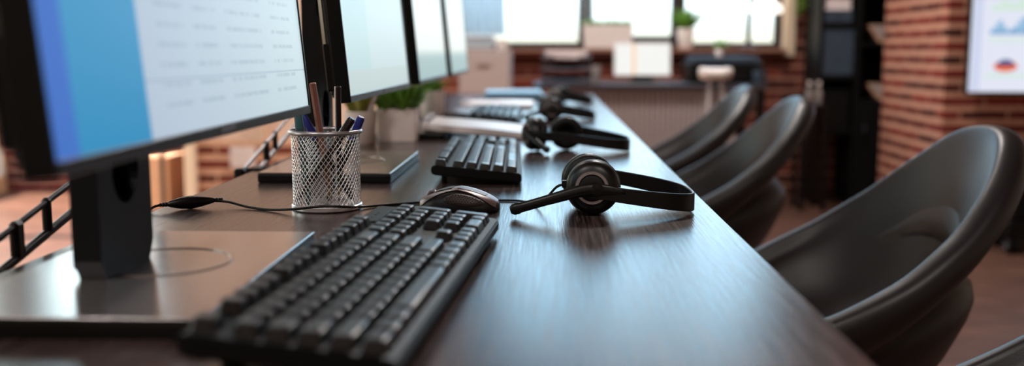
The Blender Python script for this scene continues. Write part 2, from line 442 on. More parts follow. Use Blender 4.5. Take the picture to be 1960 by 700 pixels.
# ------------------------------------------------------------------ monitors
MW, MH, TILT = .54, .318, math.radians(5.2)
def make_monitor(label, screen):
    """origin: desk point under the stand centre; the screen looks to +X"""
    t = thing('monitor', label, 'monitor', group='row of monitors on the long desk')
    # head, built in head space: y along, z up from the lower edge, x = out of the screen; then tilted
    R = Matrix.Translation((-.245, 0, .1165)) @ Matrix.Rotation(-TILT, 4, 'Y')
    def put(bm): bmesh.ops.transform(bm, matrix=R, verts=bm.verts); return bm
    b = nb(); w = MW/2
    T = .0035; BB = .0085
    bx(b, -.018, 0, -w, -w+T, 0, MH, .0008, 1); bx(b, -.018, 0, w-T, w, 0, MH, .0008, 1)
    bx(b, -.018, 0, -w+T, w-T, 0, BB, .0008, 1); bx(b, -.018, 0, -w+T, w-T, MH-T, MH, .0008, 1)
    obj('bezel', put(b), 'bezel', t)
    b = nb(); vs = [b.verts.new(p) for p in ((-.0015, -w+T, BB), (-.0015, w-T, BB), (-.0015, w-T, MH-T), (-.0015, -w+T, MH-T))]
    f0 = b.faces.new(vs)
    bk = [b.verts.new(v.co+Vector((-.004, 0, 0))) for v in vs]
    b.faces.new(list(reversed(bk)))
    for i in range(4): b.faces.new((vs[i], bk[i], bk[(i+1) % 4], vs[(i+1) % 4]))
    uvl = b.loops.layers.uv.new('UVMap')
    for f in b.faces:
        for l in f.loops: l[uvl].uv = ((l.vert.co.y+w-T)/(2*w-2*T), (l.vert.co.z-BB)/(MH-T-BB))
    obj('screen', put(b), screen, t)
    b = nb()
    rings = []
    for xx, k, z0, z1 in ((-.016, 1, .002, MH-.002), (-.024, .985, .006, MH-.006), (-.036, .86, .03, MH-.03), (-.044, .6, .055, MH-.06)):
        y = w*k; rings.append([(xx, -y, z0), (xx, y, z0), (xx, y, z1), (xx, -y, z1)])
    loft(b, rings)
    bmesh.ops.bevel(b, geom=list(b.edges), offset=.003, segments=2, affect='EDGES')
    bc = obj('back_cover', put(b), 'monitor_back', t)
    b = nb(); bx(b, -.029, -.016, -w+.002, -w+.03, .016, .075, .002, 1); obj('port_block', put(b), 'monitor_back', t)
    b = nb(); bx(b, 0, .0006, -.018, .018, .003, .008); obj('logo', put(b), 'grey', t)
    # neck: plate with a round cable hole, 92 x 20 mm, slightly leaning
    hw, x0, x1 = .0475, -.343, -.322
    K = 32; zc, hr = .081, .024
    outer = []
    z0, z1 = .0, .34
    for k in range(K):
        a = 2*PI*k/K+PI/K; cx_, cz_ = math.cos(a), math.sin(a)
        s = 1/max(abs(cx_), abs(cz_)); px, pz = cx_*s, cz_*s
        outer.append((px*hw, (zc+pz*(z1-zc)) if pz > 0 else (zc+pz*(zc-z0))))
    inner = [(hr*math.cos(2*PI*k/K+PI/K), zc+hr*1.25*math.sin(2*PI*k/K+PI/K)) for k in range(K)]
    b = nb()
    def ring(xx, pts): return [b.verts.new((xx, y, z)) for y, z in pts]
    fo, fi, bo, bi = ring(x1, outer), ring(x1, inner), ring(x0, outer), ring(x0, inner)
    for i in range(K):
        j = (i+1) % K
        b.faces.new((fo[i], fo[j], fi[j], fi[i])); b.faces.new((bo[j], bo[i], bi[i], bi[j]))
        b.faces.new((fo[j], fo[i], bo[i], bo[j])); b.faces.new((fi[i], fi[j], bi[j], bi[i]))
    bmesh.ops.translate(b, vec=(0, -.012, .014), verts=b.verts)
    obj('stand_neck', b, 'neck', t)
    b = nb(); bx(b, x0-.006, x0+.001, -.050, .026, .02, .120, .002, 1); obj('neck_back', b, 'black', t)
    b = nb(); bx(b, -.324, -.279, -.05, .026, .235, .32, .006); obj('hinge', b, 'monitor_back', t)
    b = nb(); box(b, (-.3075, -.005, .0066), (.185, .305, .0128), .003, 2); bs = obj('stand_base', b, 'black', t)
    b = nb(); box(b, (-.3075, -.005, .0135), (.1835, .3035, .0016), .0006, 1); obj('top_plate', b, 'base', bs)
    b = nb(); ri, ro = .052, .0545
    lathe(b, [(ri, .0146), (ro, .0146), (ro, .0152), (ri, .0152), (ri, .0146)], 48, Matrix.Translation((-.306, .012, 0)), False, False)
    obj('base_ring', b, 'ring', bs)
    return t
m1 = make_monitor('nearest monitor at the left edge, showing a blue sidebar and a table page', 'screen0')
m1.location = (0, .755, DT)
MON = [(1.505, 'second monitor along the desk, pale page, behind the mesh pen cup', 'screen1', 0),
       (2.185, 'third monitor along the desk, narrow white page with pale teal foot', 'screen2', 0),
       (2.83, 'farthest monitor on the desk, beside the light blue curtain', 'screen2', 0)]
for y, lab, sc, rz in MON:
    m = dup(m1, loc=(0, y, DT), rz=rz, label=lab)
    for ch in m.children:
        if sc == 'screen1' and ch.name.split('.')[0] in ('stand_neck', 'neck_back', 'hinge'): ch.location.y -= .055
        if ch.name.startswith('screen'):
            ch.data = ch.data.copy(); ch.data.materials[0] = M[sc]

# ------------------------------------------------------------------ keyboards
def make_keyboard(label):
    """local: x along the keys (user's left to right), y towards the rear edge, z up; origin centre on desk"""
    t = thing('keyboard', label, 'keyboard', group='black keyboards on the long desk')
    L, D = .460, .122
    b = nb()
    # wedge body: front edge low, rear edge raised
    prof = [(-D/2, .004), (-D/2-.0005, .0145), (-D/2+.002, .0165), (D/2-.004, .0275), (D/2, .0265), (D/2+.001, .017), (D/2-.003, .014)]
    rings = [[(x, y, z) for y, z in prof] for x in (-L/2, L/2)]
    loft(b, rings); bmesh.ops.bevel(b, geom=list(b.edges), offset=.0018, segments=2, affect='EDGES')
    body = obj('case', b, 'board', t, smooth='auto')
    slope = math.atan2(.011, D-.01)
    ux, uy = .0193, .0181
    x0 = -L/2+.0065
    mesh = {}
    def keymesh(w, h):
        k = (round(w, 2), round(h, 2))
        if k in mesh: return mesh[k]
        W_, H_ = w*ux-.0020, h*uy-.0018
        b = nb(); rings = []
        for z, i in ((0, 0), (.0062, .0019), (.0082, .0026), (.0087, .0036), (.0085, .0062)):
            X, Y = W_/2-i, H_/2-i*.9
            c = .0014 if i < .005 else .0008
            yy = .0006 if z > 0 else 0
            rings.append([(-X+c, -Y+yy, z), (X-c, -Y+yy, z), (X, -Y+c+yy, z), (X, Y-c+yy, z), (X-c, Y+yy, z), (-X+c, Y+yy, z), (-X, Y-c+yy, z), (-X, -Y+c+yy, z)])
        loft(b, rings)
        me = bpy.data.meshes.new('key'); [setattr(f, 'smooth', True) for f in b.faces]; bmesh.ops.recalc_face_normals(b, faces=b.faces); b.to_mesh(me); b.free()
        me.materials.append(M['key']); me.set_sharp_from_angle(angle=math.radians(40)); mesh[k] = me; return me
    def key(ux0, row, w=1, h=1):
        """row 0 = front row with the space bar .. 4 = number row, 5 = function row"""
        ycen = -D/2+.0048+(row+h/2)*uy+(.006 if row >= 5 else 0)
        o = bpy.data.objects.new('key', keymesh(w, h)); COL.objects.link(o); o.parent = t
        zs = .0158+(ycen+D/2-.006)*math.tan(slope)
        o.location = (x0+(ux0+w/2)*ux, ycen, zs); o.rotation_euler = (slope, 0, 0)
        return o
    rows = [
        [1.25, 1.25, 1.25, 6.25, 1.25, 1.25, 1.25, 1.25],
        [2.25]+[1]*10+[2.75],
        [1.75]+[1]*11+[2.25],
        [1.5]+[1]*12+[1.5],
        [1]*13+[2]]
    for r, ws in enumerate(rows):
        x = 0
        for w in ws: key(x, r, w); x += w
    for x in (0, 2, 3, 4, 5, 6.5, 7.5, 8.5, 9.5, 11, 12, 13, 14): key(x, 5)
    nx = 15.3
    for r, cs in ((0, (0, 1, 2)), (1, (1,)), (3, (0, 1, 2)), (4, (0, 1, 2)), (5, (0, 1, 2))):
        for c in cs: key(nx+c, r)
    px = 18.6
    key(px, 0, 2); key(px+2, 0)
    for r in (1, 2, 3):
        for c in (0, 1, 2): key(px+c, r)
    for c in range(4): key(px+c, 4)
    key(px+3, 0, 1, 2); key(px+3, 2, 1, 2)
    b = nb()
    box(b, (x0+(px+2)*ux, -D/2+.0048+5.5*uy+.005, .0268), (3.8*ux, uy*.95, .0016), .0006, 1, None)
    ip = obj('indicator_panel', b, 'board', t)
    for k in range(3):
        b = nb(); lathe(b, [(.0011, 0), (.0011, .0006)], 10, Matrix.Translation((x0+(px+1.2+k*.7)*ux, -D/2+.0048+5.5*uy+.005, .0275)))
        obj('indicator_light', b, 'chrome', ip)
    for sx in (-1, 1):
        b = nb(); box(b, (sx*(L/2-.045), D/2-.014, .0085), (.028, .005, .0175), .001, 1, None)
        obj('foot', b, 'black', t)
    for sx in (-1, 1):
        b = nb(); box(b, (sx*(L/2-.045), -D/2+.008, .0026), (.03, .008, .0053), .001, 1, None)
        obj('pad', b, 'black', t)
    return t
# user sits at +X: local x -> +Y, local y (rear) -> -X
kb = make_keyboard('large black keyboard in the foreground beside the nearest monitor')
kb.location = (-.1250, .744, DT); kb.rotation_euler = (0, 0, PI/2-math.radians(4.0))
dup(kb, loc=(-.1030, 1.56, DT), rz=PI/2+math.radians(1.8), label='black keyboard behind the computer mouse, in front of the second monitor')
dup(kb, loc=(-.131, 2.62, DT), rz=PI/2+math.radians(.4), label='farthest black keyboard, blurred, beyond the white magazine')

# ------------------------------------------------------------------ mouse
def mouse_pt(s, a, off=0):
    """s 0 nose .. 1 tail along x, a 0..pi from -y side over the top to +y side"""
    x = -.046+.092*s
    h = .0238*(max(0, math.sin(PI*(.06+.90*s)**.78)))**.62*(.62+.38*min(1, s*2.0))
    w = .0285*(max(1e-4, 1-(abs(2*s-1))**3.2))**.5
    ca, sa = math.cos(a), math.sin(a)
    p = .62
    y = -w*math.copysign(abs(ca)**p, ca); z = .0035+h*abs(sa)**.75
    v = Vector((x, y, z))
    if off:
        v += Vector(((s-.5)*off, -ca*off, sa*off))
    return v
ms = thing('computer_mouse', 'brown and silver computer mouse behind the end of the nearest keyboard', 'mouse', (-.0995, 1.120, DT), math.radians(-6))
SS = [i/28 for i in range(29)]
b = nb(); rings = []
for s in SS:
    r = [mouse_pt(max(.004, min(.996, s)), PI*k/24) for k in range(25)]
    w0, w1 = r[0], r[-1]
    r = [Vector((w0.x, w0.y*.93, .0008))]+r+[Vector((w1.x, w1.y*.93, .0008))]
    rings.append(r)
loft(b, rings); obj('body', b, 'mouse_dark', ms, smooth=True)
def patch(fn, S_, A_):
    b = nb(); g = [[b.verts.new(fn(s, a)) for a in A_] for s in S_]
    for i in range(len(S_)-1):
        for j in range(len(A_)-1): b.faces.new((g[i][j], g[i][j+1], g[i+1][j+1], g[i+1][j]))
    r = bmesh.ops.solidify(b, geom=list(b.faces), thickness=.0008)
    return b
# upper shell: its lower border drops at the nose and tail, leaving the side free for the grip
def low(s): return math.radians(64-64*abs(2*s-1.02)**2.6)
bS = [.02+.95*i/26 for i in range(27)]
b = nb(); g = []
for s in bS:
    a0 = max(.10, low(s)); g.append([b.verts.new(mouse_pt(s, a0+(PI-2*a0)*k/16, .0009)) for k in range(17)])
for i in range(26):
    for j in range(16): b.faces.new((g[i][j], g[i][j+1], g[i+1][j+1], g[i+1][j]))
obj('top_shell', b, 'mouse', ms, smooth=True)
# rubber side grip with dimples
b = nb()
def gp(u, v, off):   # u, v in -1..1 ellipse on the side
    return mouse_pt(.60+.25*u, math.radians(29+20*v), off)
N = 28; c0 = b.verts.new(gp(0, 0, .0012)); r1 = [b.verts.new(gp(.5*math.cos(2*PI*k/N), .5*math.sin(2*PI*k/N), .0012)) for k in range(N)]
r2 = [b.verts.new(gp(math.cos(2*PI*k/N), math.sin(2*PI*k/N), .0010)) for k in range(N)]
r3 = [b.verts.new(gp(1.06*math.cos(2*PI*k/N), 1.06*math.sin(2*PI*k/N), -.001)) for k in range(N)]
for k in range(N):
    j = (k+1) % N
    b.faces.new((c0, r1[k], r1[j])); b.faces.new((r1[k], r2[k], r2[j], r1[j])); b.faces.new((r2[k], r3[k], r3[j], r2[j]))
gr = obj('side_grip', b, 'grip', ms, smooth=True)
b = nb()
for i in range(-6, 7):
    for j in range(-2, 3):
        u, v = i*.14+(j % 2)*.07, j*.32
        if u*u+v*v < .8:
            p = gp(u, v, .0012); bmesh.ops.create_icosphere(b, subdivisions=1, radius=.0007, matrix=Matrix.Translation(p))
o = obj('dimples', b, 'mouse_dark', gr, smooth=True); o['kind'] = 'stuff'
b = nb(); tube(b, [mouse_pt(.16, PI/2, 0)+Vector((.0055*math.cos(a), 0, -.0028+.0055*math.sin(a))) for a in [2*PI*k/20 for k in range(20)]], .0022, 8, True)
obj('scroll_wheel', b, 'hring', ms, smooth=True)
b = nb(); rings = []
for s in [.22+.2*i/8 for i in range(9)]:
    rings.append([mouse_pt(s, PI/2-.05+.16*k/3, .0017) for k in (-3, -1, 1, 3)])
loft(b, [r+[q-Vector((0, 0, .002)) for q in reversed(r)] for r in rings]); obj('button', b, 'mouse_dark', ms, smooth='auto')
b = nb(); rings = []
for s in [.50+.34*i/10 for i in range(11)]:
    rings.append([mouse_pt(s, PI/2-.12+.14*k/3, .0014) for k in (-3, -1, 1, 3)])
loft(b, [r+[q-Vector((0, 0, .002)) for q in reversed(r)] for r in rings]); obj('palm_strip', b, 'mouse_dark', ms, smooth='auto')

# ------------------------------------------------------------------ pen cup and pens
CX, CY = -.2545, 1.130
cup = thing('pen_cup', 'silver wire mesh pen cup beside the nearest keyboard', 'pen cup', (CX, CY, DT))
b = nb(); CR, CH = .0385, .089; NS, SG = 44, 20
for dr in (-1, 1):
    for k in range(NS):
        a0 = 2*PI*k/NS; pts = []
        for i in range(SG+1):
            f = i/SG; a = a0+dr*f*1.62; rr = CR*(.985+.015*f)
            pts.append((rr*math.cos(a), rr*math.sin(a), .003+f*(CH-.003)))
        tube(b, pts, .00056, 4)
obj('wire_mesh', b, 'steel', cup, smooth=True)
b = nb(); tube(b, [(.0396*math.cos(2*PI*k/56), .0396*math.sin(2*PI*k/56), CH) for k in range(56)], .0027, 10, True); obj('rim', b, 'rim', cup, smooth=True)
b = nb(); lathe(b, [(.001, .0), (.0385, .0), (.0402, .0015), (.0402, .0055), (.0388, .0065), (.0372, .0058), (.0368, .0028), (.001, .0028)], 56); obj('base_ring', b, 'steel', cup, smooth='auto')

def stick(name, label, category, p_low, p_top, r, parts, grp='pens and pencils in the mesh cup'):
    p0, p1 = Vector(p_low), Vector(p_top); L = (p1-p0).length
    t = thing(name, label, category, p0, group=grp); t.rotation_euler = (p1-p0).to_track_quat('Z', 'Y').to_euler()
    for nm, prof, m, n in parts(L, r):
        b = nb(); lathe(b, prof, n); obj(nm, b, m, t, smooth='auto')
    return t
def pencil_parts(col):
    def f(L, r):
        return [('tip', [(.0004, 0), (.0012, .004), (r*.95, .02)], 'wood_tip', 12), ('barrel', [(r, .02), (r, L-.0008), (r*.8, L)], col, 6 if col == 'pencil' else 14)]
    return f
def pen_parts(body, capm, caplen):
    def f(L, r):
        return [('barrel', [(r*.3, 0), (r*.8, .010), (r, .016), (r, L-caplen)], body, 14), ('cap', [(r*1.12, L-caplen), (r*1.12, L-.003), (r*.8, L)], capm, 14),
                ('clip', [(.0009, L-caplen+.004), (.0011, L-.004)], capm, 6)]
    return f
B0 = DT+.0045
stick('pencil', 'tall brown pencil standing in the mesh cup', 'pencil', (-.2509, 1.137, B0), (-.2651, 1.118, .8946), .0042, pencil_parts('pencil'))
sp_ = stick('pencil', 'tall silver and black pencil standing in the mesh cup', 'pencil', (-.2440, 1.147, B0), (-.2388, 1.128, .8905), .0038, pencil_parts('pen_silver'))
bpy.context.view_layer.update()
for c_ in sp_.children:
    if c_.name.startswith('barrel'):
        c_.data.materials.append(M['pen_dark']); R3 = c_.matrix_world.to_3x3()
        for p in c_.data.polygons:
            nn = R3 @ p.normal
            if nn.x > -.35: p.material_index = 1
stick('pen', 'dark glossy pen with blue cap end slanting across the mesh cup', 'pen', (-.2860, 1.115, B0+.006), (-.2188, 1.108,   .8555), .0042, pen_parts('pen_dark', 'pen_dark', .028))
stick('pen', 'teal pen standing at the left side of the mesh cup', 'pen', (-.2730, 1.118, B0), (-.2810, 1.110, .8635), .0043, pen_parts('pen_teal', 'pen_teal', .02))
stick('pen', 'blue pen at the back left of the mesh cup', 'pen', (-.2300, 1.160, B0), (-.2862, 1.146, .8585), .0045, pen_parts('pen_dark', 'pen_blue', .035))
stick('pen', 'dark blue pen leaning against the right rim of the mesh cup', 'pen', (-.2600, 1.154, B0), (-.2140, 1.136, .8555), .0045, pen_parts('pen_dark', 'pen_blue', .03))

# ------------------------------------------------------------------ headsets
def make_headset(label, near=((0, -.042), (-.10, -1, .06)), far=((-.004, .034), (-.20, 1, .04)), boom=None, pull=0):
    """local: origin on the desk, headband points to +x, near cup on -y, cups stand on their rims"""
    t = thing('headset', label, 'headset', group='black headsets lying along the front of the desk')
    def cup_at(p, d, near):
        A = axis(p, d)                        # local z = outwards
        b = nb(); R = .0300
        lathe(b, [(.001, .013), (.012, .0132), (.022, .0115), (.0275, .0075), (R, .001), (R, -.003), (.028, -.006), (.001, -.006)], 48, A)
        c = obj('ear_cup', b, 'headset', t, smooth='auto')
        b = nb(); lathe(b, [(.0145, .0128), (.0150, .0143), (.0178, .0143), (.0186, .0124)], 48, A, False, False); obj('ring', b, 'hring', c, smooth='auto')
        b = nb(); lathe(b, [(.0140, .0126), (.0135, .0150), (.010, .0160), (.001, .0160)], 40, A, False, True); obj('center_cap', b, 'black', c, smooth='auto')
        b = nb()
        lathe(b, [(.011, -.007), (.016, -.0045), (.026, -.0055), (.0300, -.009), (.0305, -.0135), (.028, -.018), (.021, -.0195), (.013, -.017), (.010, -.011)], 48, A, True, True)
        obj('ear_cushion', b, 'cushion', c, smooth=True)
        return A
    zc = .0312
    An = cup_at((near[0][0], near[0][1], zc), near[1], True)
    Af = cup_at((far[0][0], far[0][1], zc), far[1], False)
    # strap: rounded U in plan, lower at the tip
    pts = []; n = 44
    for i in range(n+1):
        a = -PI/2+PI*i/n
        ca, sa = math.cos(a), math.sin(a)
        x = .119*abs(ca)**.62*(1 if ca >= 0 else -1)
        y = .057*math.copysign(abs(sa)**.62, sa)
        pts.append(Vector((max(x, 0)-.004, y, .029-.0165*min(1, max(0, x)/.118))))
    if pull:                                   # near strand swung out towards its cup
        pts = [Vector((-pull, -.030, .030)), Vector((-pull*.86, -.043, .030)), Vector((-pull*.6, -.052, .0295)), Vector((-pull*.3, -.0565, .029))]+pts[1:]; n = len(pts)-1
    b = nb(); rings = []
    for i, p in enumerate(pts):
        a = pts[max(0, i-1)]; c = pts[min(n, i+1)]; tg = (c-a); tg.z = 0; tg.normalize()
        s = Vector((tg.y, -tg.x, 0)); f = i/n
        hh = (.0080+.0022*math.sin(PI*f)); th = .0017; p = p+Vector((0, 0, .007*max(0, f-.55)/.45))
        rings.append([p+s*th+Vector((0, 0, -hh+.001)), p+s*th+Vector((0, 0, hh-.001)), p+s*(th-.0008)+Vector((0, 0, hh)), p-s*(th-.0008)+Vector((0, 0, hh)),
                      p-s*th+Vector((0, 0, hh-.001)), p-s*th+Vector((0, 0, -hh+.001)), p-s*(th-.0008)+Vector((0, 0, -hh)), p+s*(th-.0008)+Vector((0, 0, -hh))])
    loft(b, rings); hb = obj('headband', b, 'headset', t, smooth='auto')
    for sg in ((-1, 1) if not pull else (1,)):                         # yokes from the strap to the cup centre
        b = nb(); y = sg*.0572
        tube(b, cat([(-.004, y, zc-.001), (.012, y, .030), (.035, y, .0275)], 5), [.0085, .0085, .0083, .0080, .0075, .0070, .0065, .006, .005, .004, .003], 10)
        bmesh.ops.scale(b, vec=(1, .42, 1), space=Matrix.Translation((0, -y, 0)), verts=b.verts)
        obj('yoke', b, 'headset', hb, smooth=True)
    # microphone boom from the near cup to the desk
    q = boom[0] if boom else (.004, -.060, .0315)
    pts = cat(boom if boom else [(.004, -.060, .0315), (-.012, -.0615, .030), (-.045, -.063, .021), (-.072, -.062, .0130), (-.090, -.060, .0078)], 6)
    rr = [.0078-.0022*min(1, i/14) + (.0008 if i > 20 else 0) for i in range(len(pts))]; rr[-1] = .0042
    b = nb(); tube(b, [p-Vector(q) for p in pts], rr, 12)
    bmesh.ops.scale(b, vec=(1, .7, 1), verts=b.verts)
    bo = obj('microphone_boom', b, 'headset', t, smooth='auto'); bo.location = q
    b = nb(); lathe(b, [(.0068, -.004), (.0068, .003), (.001, .0038)], 24, axis((-.0, -.002, .0), (0, -1, 0))); obj('pivot', b, 'black', bo, smooth='auto')
    b = nb(); box(b, (near[0][0]-.031*(1 if not pull else .3), near[0][1]+.006, .034 if not pull else .058), (.006, .007, .008), .001); obj('strain_relief', b, 'black', t)
    return t
HX, HY = .0500, 1.134
hs = make_headset('black headset with silver ringed ear cup in front, nearest of the headsets')
hs.location = (HX, HY, DT)
h2 = make_headset('second black headset along the desk, behind the nearest one', ((-.060, -.022), (-.86, -.5, .05)), ((-.002, .020), (-.12, 1, .04)),
                  [(-.070, -.034, .040), (-.066, -.050, .034), (-.050, -.075, .022), (-.034, -.094, .012), (-.024, -.106, .0072)], .066)
h2.location = (.034, 1.822, DT); h2.rotation_euler = (0, 0, math.radians(-6))
h3 = dup(hs, loc=(.008, 2.63, DT), rz=math.radians(4), label='third black headset along the desk, pale ring on its ear cup')
h4 = dup(hs, loc=(.04, 3.44, DT), rz=math.radians(-20), label='farthest black headset, blurred, near the far end of the desk')
# the nearest headset's cord with its volume control, across the desk to the rear edge
cordpts = [(HX-.031, HY-.038, DT+.034), (HX-.040, HY-.034, DT+.030), (HX-.052, HY-.01, DT+.014), (HX-.066, HY+.03, DT+.0028), (-.040, 1.187, DT+.0016), (-.085, 1.186, DT+.0016),
           (-.15, 1.168, DT+.0016), (-.2086, 1.132, DT+.0020), (-.226, 1.094, DT+.0075), (-.250, 1.0825, DT+.0095), (-.276, 1.0865, DT+.0062), (-.3124, 1.1046, DT+.0018), (-.345, 1.122, DT+.0022), (-.372, 1.135, DT+.006), (-.392, 1.132, DT+.0078)]
b = nb(); tube(b, [p-Vector(hs.location) for p in cat(cordpts, 7)], .00145, 8); obj('cord', b, 'black', hs, smooth=True)
ic0, ic1 = Vector((-.388, 1.133, DT+.0082)), Vector((-.4325, 1.106, DT+.0072))
b = nb(); A = axis(ic0, ic1-ic0); L = (ic1-ic0).length
prof = [(.0016, -.010), (.0024, -.009), (.0018, -.0075), (.0026, -.006), (.0019, -.0045), (.0028, -.003), (.0022, -.001), (.0034, .002), (.0062, L*.3), (.0078, L*.5), (.0066, L*.72), (.0036, L*.95), (.0022, L), (.0028, L+.002), (.0020, L+.0035), (.0026, L+.005), (.0018, L+.0065), (.0022, L+.008), (.0015, L+.009)]
lathe(b, prof, 18, A); bmesh.ops.translate(b, vec=-Vector(hs.location), verts=b.verts)
vc = obj('volume_control', b, 'black', hs, smooth='auto')
dr_ = (ic1-ic0).normalized()
b = nb(); tube(b, [p-Vector(hs.location) for p in cat([ic1+dr_*.008, Vector((-.4465, 1.0965, DT+.0045)), Vector((-.4515, 1.091, DT-.004)), Vector((-.453, 1.088, DT-.05)), Vector((-.455, 1.10, DT-.16))], 7)], .00145, 8)
obj('cord', b, 'black', hs, smooth=True)

# ------------------------------------------------------------------ chairs
def make_chair(label):
    """shell armchair facing -x; origin on the floor under x=0, y centre"""
    t = thing('armchair', label, 'chair', group='black shell armchairs along the desk')
    N = 56
    def rimz(x):
        pts = [(.12, .455), (.20, .475), (.30, .510), (.40, .553), (.50, .603), (.60, .672), (.68, .748), (.72, .795), (.75, .820)]
        if x <= pts[0][0]: return pts[0][1]
        for (a, za), (c, zb) in zip(pts, pts[1:]):
            if x <= c:
                f = (x-a)/(c-a); return za+(zb-za)*f
        return pts[-1][1]
    def ringr(c, a, bb, zf):
        r = []
        for k in range(N):
            ph = 2*PI*k/N; ca, sa = math.cos(ph), math.sin(ph)
            x = c+a*ca; y = bb*math.copysign(abs(sa)**.92, sa)
            r.append(Vector((x, y, zf(x, ca))))
        return r
    back = lambda zf_, zb_: (lambda x, ca: zf_+(zb_-zf_)*(.5+.5*ca)**1.3)
    rm = lambda dz: (lambda x, ca: rimz(x)+dz)
    def sc(fr, dz):   # follow the rim height of the true rim at the same angle
        return lambda x, ca: rimz(.435+.300*ca)*fr+dz
    R_ = [ringr(.43, .06, .06, back(.345, .350)),
          ringr(.43, .15, .15, back(.350, .365)),
          ringr(.435, .195, .185, back(.372, .42)),
          ringr(.438, .222, .210, back(.400, .49)),
          ringr(.444, .244, .222, back(.420, .545)),
          ringr(.434, .233, .216, back(.432, .578)),
          ringr(.410, .212, .206, back(.440, .612)),
          ringr(.415, .232, .224, sc(1, -.125)),
          ringr(.434, .292, .264, sc(1, -.072)),
          ringr(.438, .308, .278, sc(1, -.040)),
          ringr(.438, .309, .280, sc(1, -.024)),
          ringr(.437, .304, .277, sc(1, -.009)),
          ringr(.435, .296, .270, sc(1, -.001)),
          ringr(.434, .281, .256, sc(1, .0025)),
          ringr(.433, .270, .246, sc(1, .001)),
          ringr(.432, .264, .241, sc(1, -.006)),
          ringr(.430, .255, .234, sc(1, -.034)),
          ringr(.422, .232, .215, lambda x, ca: .452+(rimz(.435+.300*ca)-.452)*.66),
          ringr(.415, .208, .194, lambda x, ca: .440+(rimz(.435+.300*ca)-.440)*.34),
          ringr(.405, .170, .160, lambda x, ca: .430+(rimz(.435+.300*ca)-.43)*.10),
          ringr(.400, .10, .095, lambda x, ca: .428),
          ringr(.400, .03, .03, lambda x, ca: .427)]
    b = nb(); loft(b, R_)
    sh = obj('shell', b, 'chair', t, smooth=True)
    md = sh.modifiers.new('sub', 'SUBSURF'); md.levels = 1; md.render_levels = 1
    b = nb(); lathe(b, [(.001, .30), (.11, .305), (.12, .325), (.10, .348), (.001, .348)], 28, Matrix.Translation((.43, 0, 0))); obj('seat_mount', b, 'black', t, smooth='auto')
    for k in range(4):
        a = PI/4+k*PI/2; ca, sa = math.cos(a), math.sin(a)
        b = nb(); tube(b, [(.43+.07*ca, .07*sa, .32), (.43+.13*ca, .13*sa, .24), (.43+.23*ca, .23*sa, .006)], [.014, .013, .009], 12); lg = obj('leg', b, 'black', t, smooth=True)
        b = nb(); lathe(b, [(.012, 0), (.012, .008), (.008, .01)], 14, Matrix.Translation((.43+.23*ca, .23*sa, 0))); obj('foot_cap', b, 'black', lg, smooth='auto')
    return t
ch = make_chair('large black shell armchair at the right, nearest fully seen chair')
ch.location = (.022, 1.67, 0)
dup(ch, loc=(-.028, 2.74, 0), label='black shell armchair second from the front, in front of the dark bookcase')
dup(ch, loc=(0, 3.62, 0), label='farthest black shell armchair, before the beige corrugated desk front')
dup(ch, loc=(0, .83, 0), label='black shell armchair of which only a rim shows at the lower right corner')

# ------------------------------------------------------------------ plants and small things on the desk
def leaves(b, n, h, spread, w, c=(0, 0, 0), r0=.01, droop=.5, rr=None):
    rr = rr or rnd
    for i in range(n):
        a = rr.uniform(0, 2*PI); l = h*rr.uniform(.55, 1.05); lean = rr.uniform(.1, 1)*spread
        p0 = Vector((c[0]+r0*math.cos(a)*rr.random(), c[1]+r0*math.sin(a)*rr.random(), c[2])); d = Vector((math.cos(a), math.sin(a), 0)); s = Vector((-d.y, d.x, 0))
        prev = None
        for k in range(6):
            f = k/5
            p = p0+d*(lean*f**1.4)+Vector((0, 0, l*(f-droop*.45*f*f*lean/max(.001, spread))))
            ww = w*(.25+.75*math.sin(PI*min(1, f*.8+.15)))*(1-.85*max(0, f-.7)/.3)
            a_, b_ = b.verts.new(p-s*ww/2), b.verts.new(p+s*ww/2)
            if prev: b.faces.new((prev[0], prev[1], b_, a_))
            prev = (a_, b_)
def foliage(parent, leafsets, m):
    b = nb()
    for kw in leafsets: leaves(b, **kw)
    o = obj('foliage', b, m, parent, smooth=True); md = o.modifiers.new('thick', 'SOLIDIFY'); md.thickness = .0006
    return o
def round_pot(t, r0, r1, h, m='pot'):
    b = nb(); lathe(b, [(.001, 0), (r0*.96, 0), (r0, .003), (r1, h-.002), (r1-.001, h), (r1-.004, h), (r1-.006, h-.012), (.001, h-.012)], 36); obj('pot', b, m, t, smooth='auto')
    b = nb(); lathe(b, [(.001, h-.0118), (r1-.0062, h-.0118), (.001, h-.009)], 24); obj('soil', b, 'soil', t)
GP = 'potted plants on the long desk'
t = thing('potted_plant', 'round cream pot with grassy plant behind the mesh pen cup', 'plant', (-.368, 1.945, DT), group=GP)
round_pot(t, .028, .0325, .064); foliage(t, [dict(n=60, h=.095, spread=.06, w=.007, c=(0, 0, .055), r0=.022), ], 'leaf2')
b = nb(); tube(b, [(.012, -.01, .05), (.034, -.012, .094)], .0035, 8); obj('plant_marker', b, 'white', t, smooth=True)
t = thing('planter_box', 'rectangular cream planter with leafy green plant behind the second monitor base', 'planter', (-.3045, 2.0085, DT), 0, GP)
b = nb()
rg = []
for z, k in ((0, .94), (.003, .97), (.064, 1.0), (.066, .99), (.066, .93), (.05, .92)):
    X, Y = .0415*k, .0205*k; c_ = .004
    rg.append([(-X+c_, -Y, z), (X-c_, -Y, z), (X, -Y+c_, z), (X, Y-c_, z), (X-c_, Y, z), (-X+c_, Y, z), (-X, Y-c_, z), (-X, -Y+c_, z)])
loft(b, rg); obj('box', b, 'pot', t, smooth='auto')
b = nb(); bx(b, -.038, .038, -.0185, .0185, .049, .053); obj('soil', b, 'soil', t)
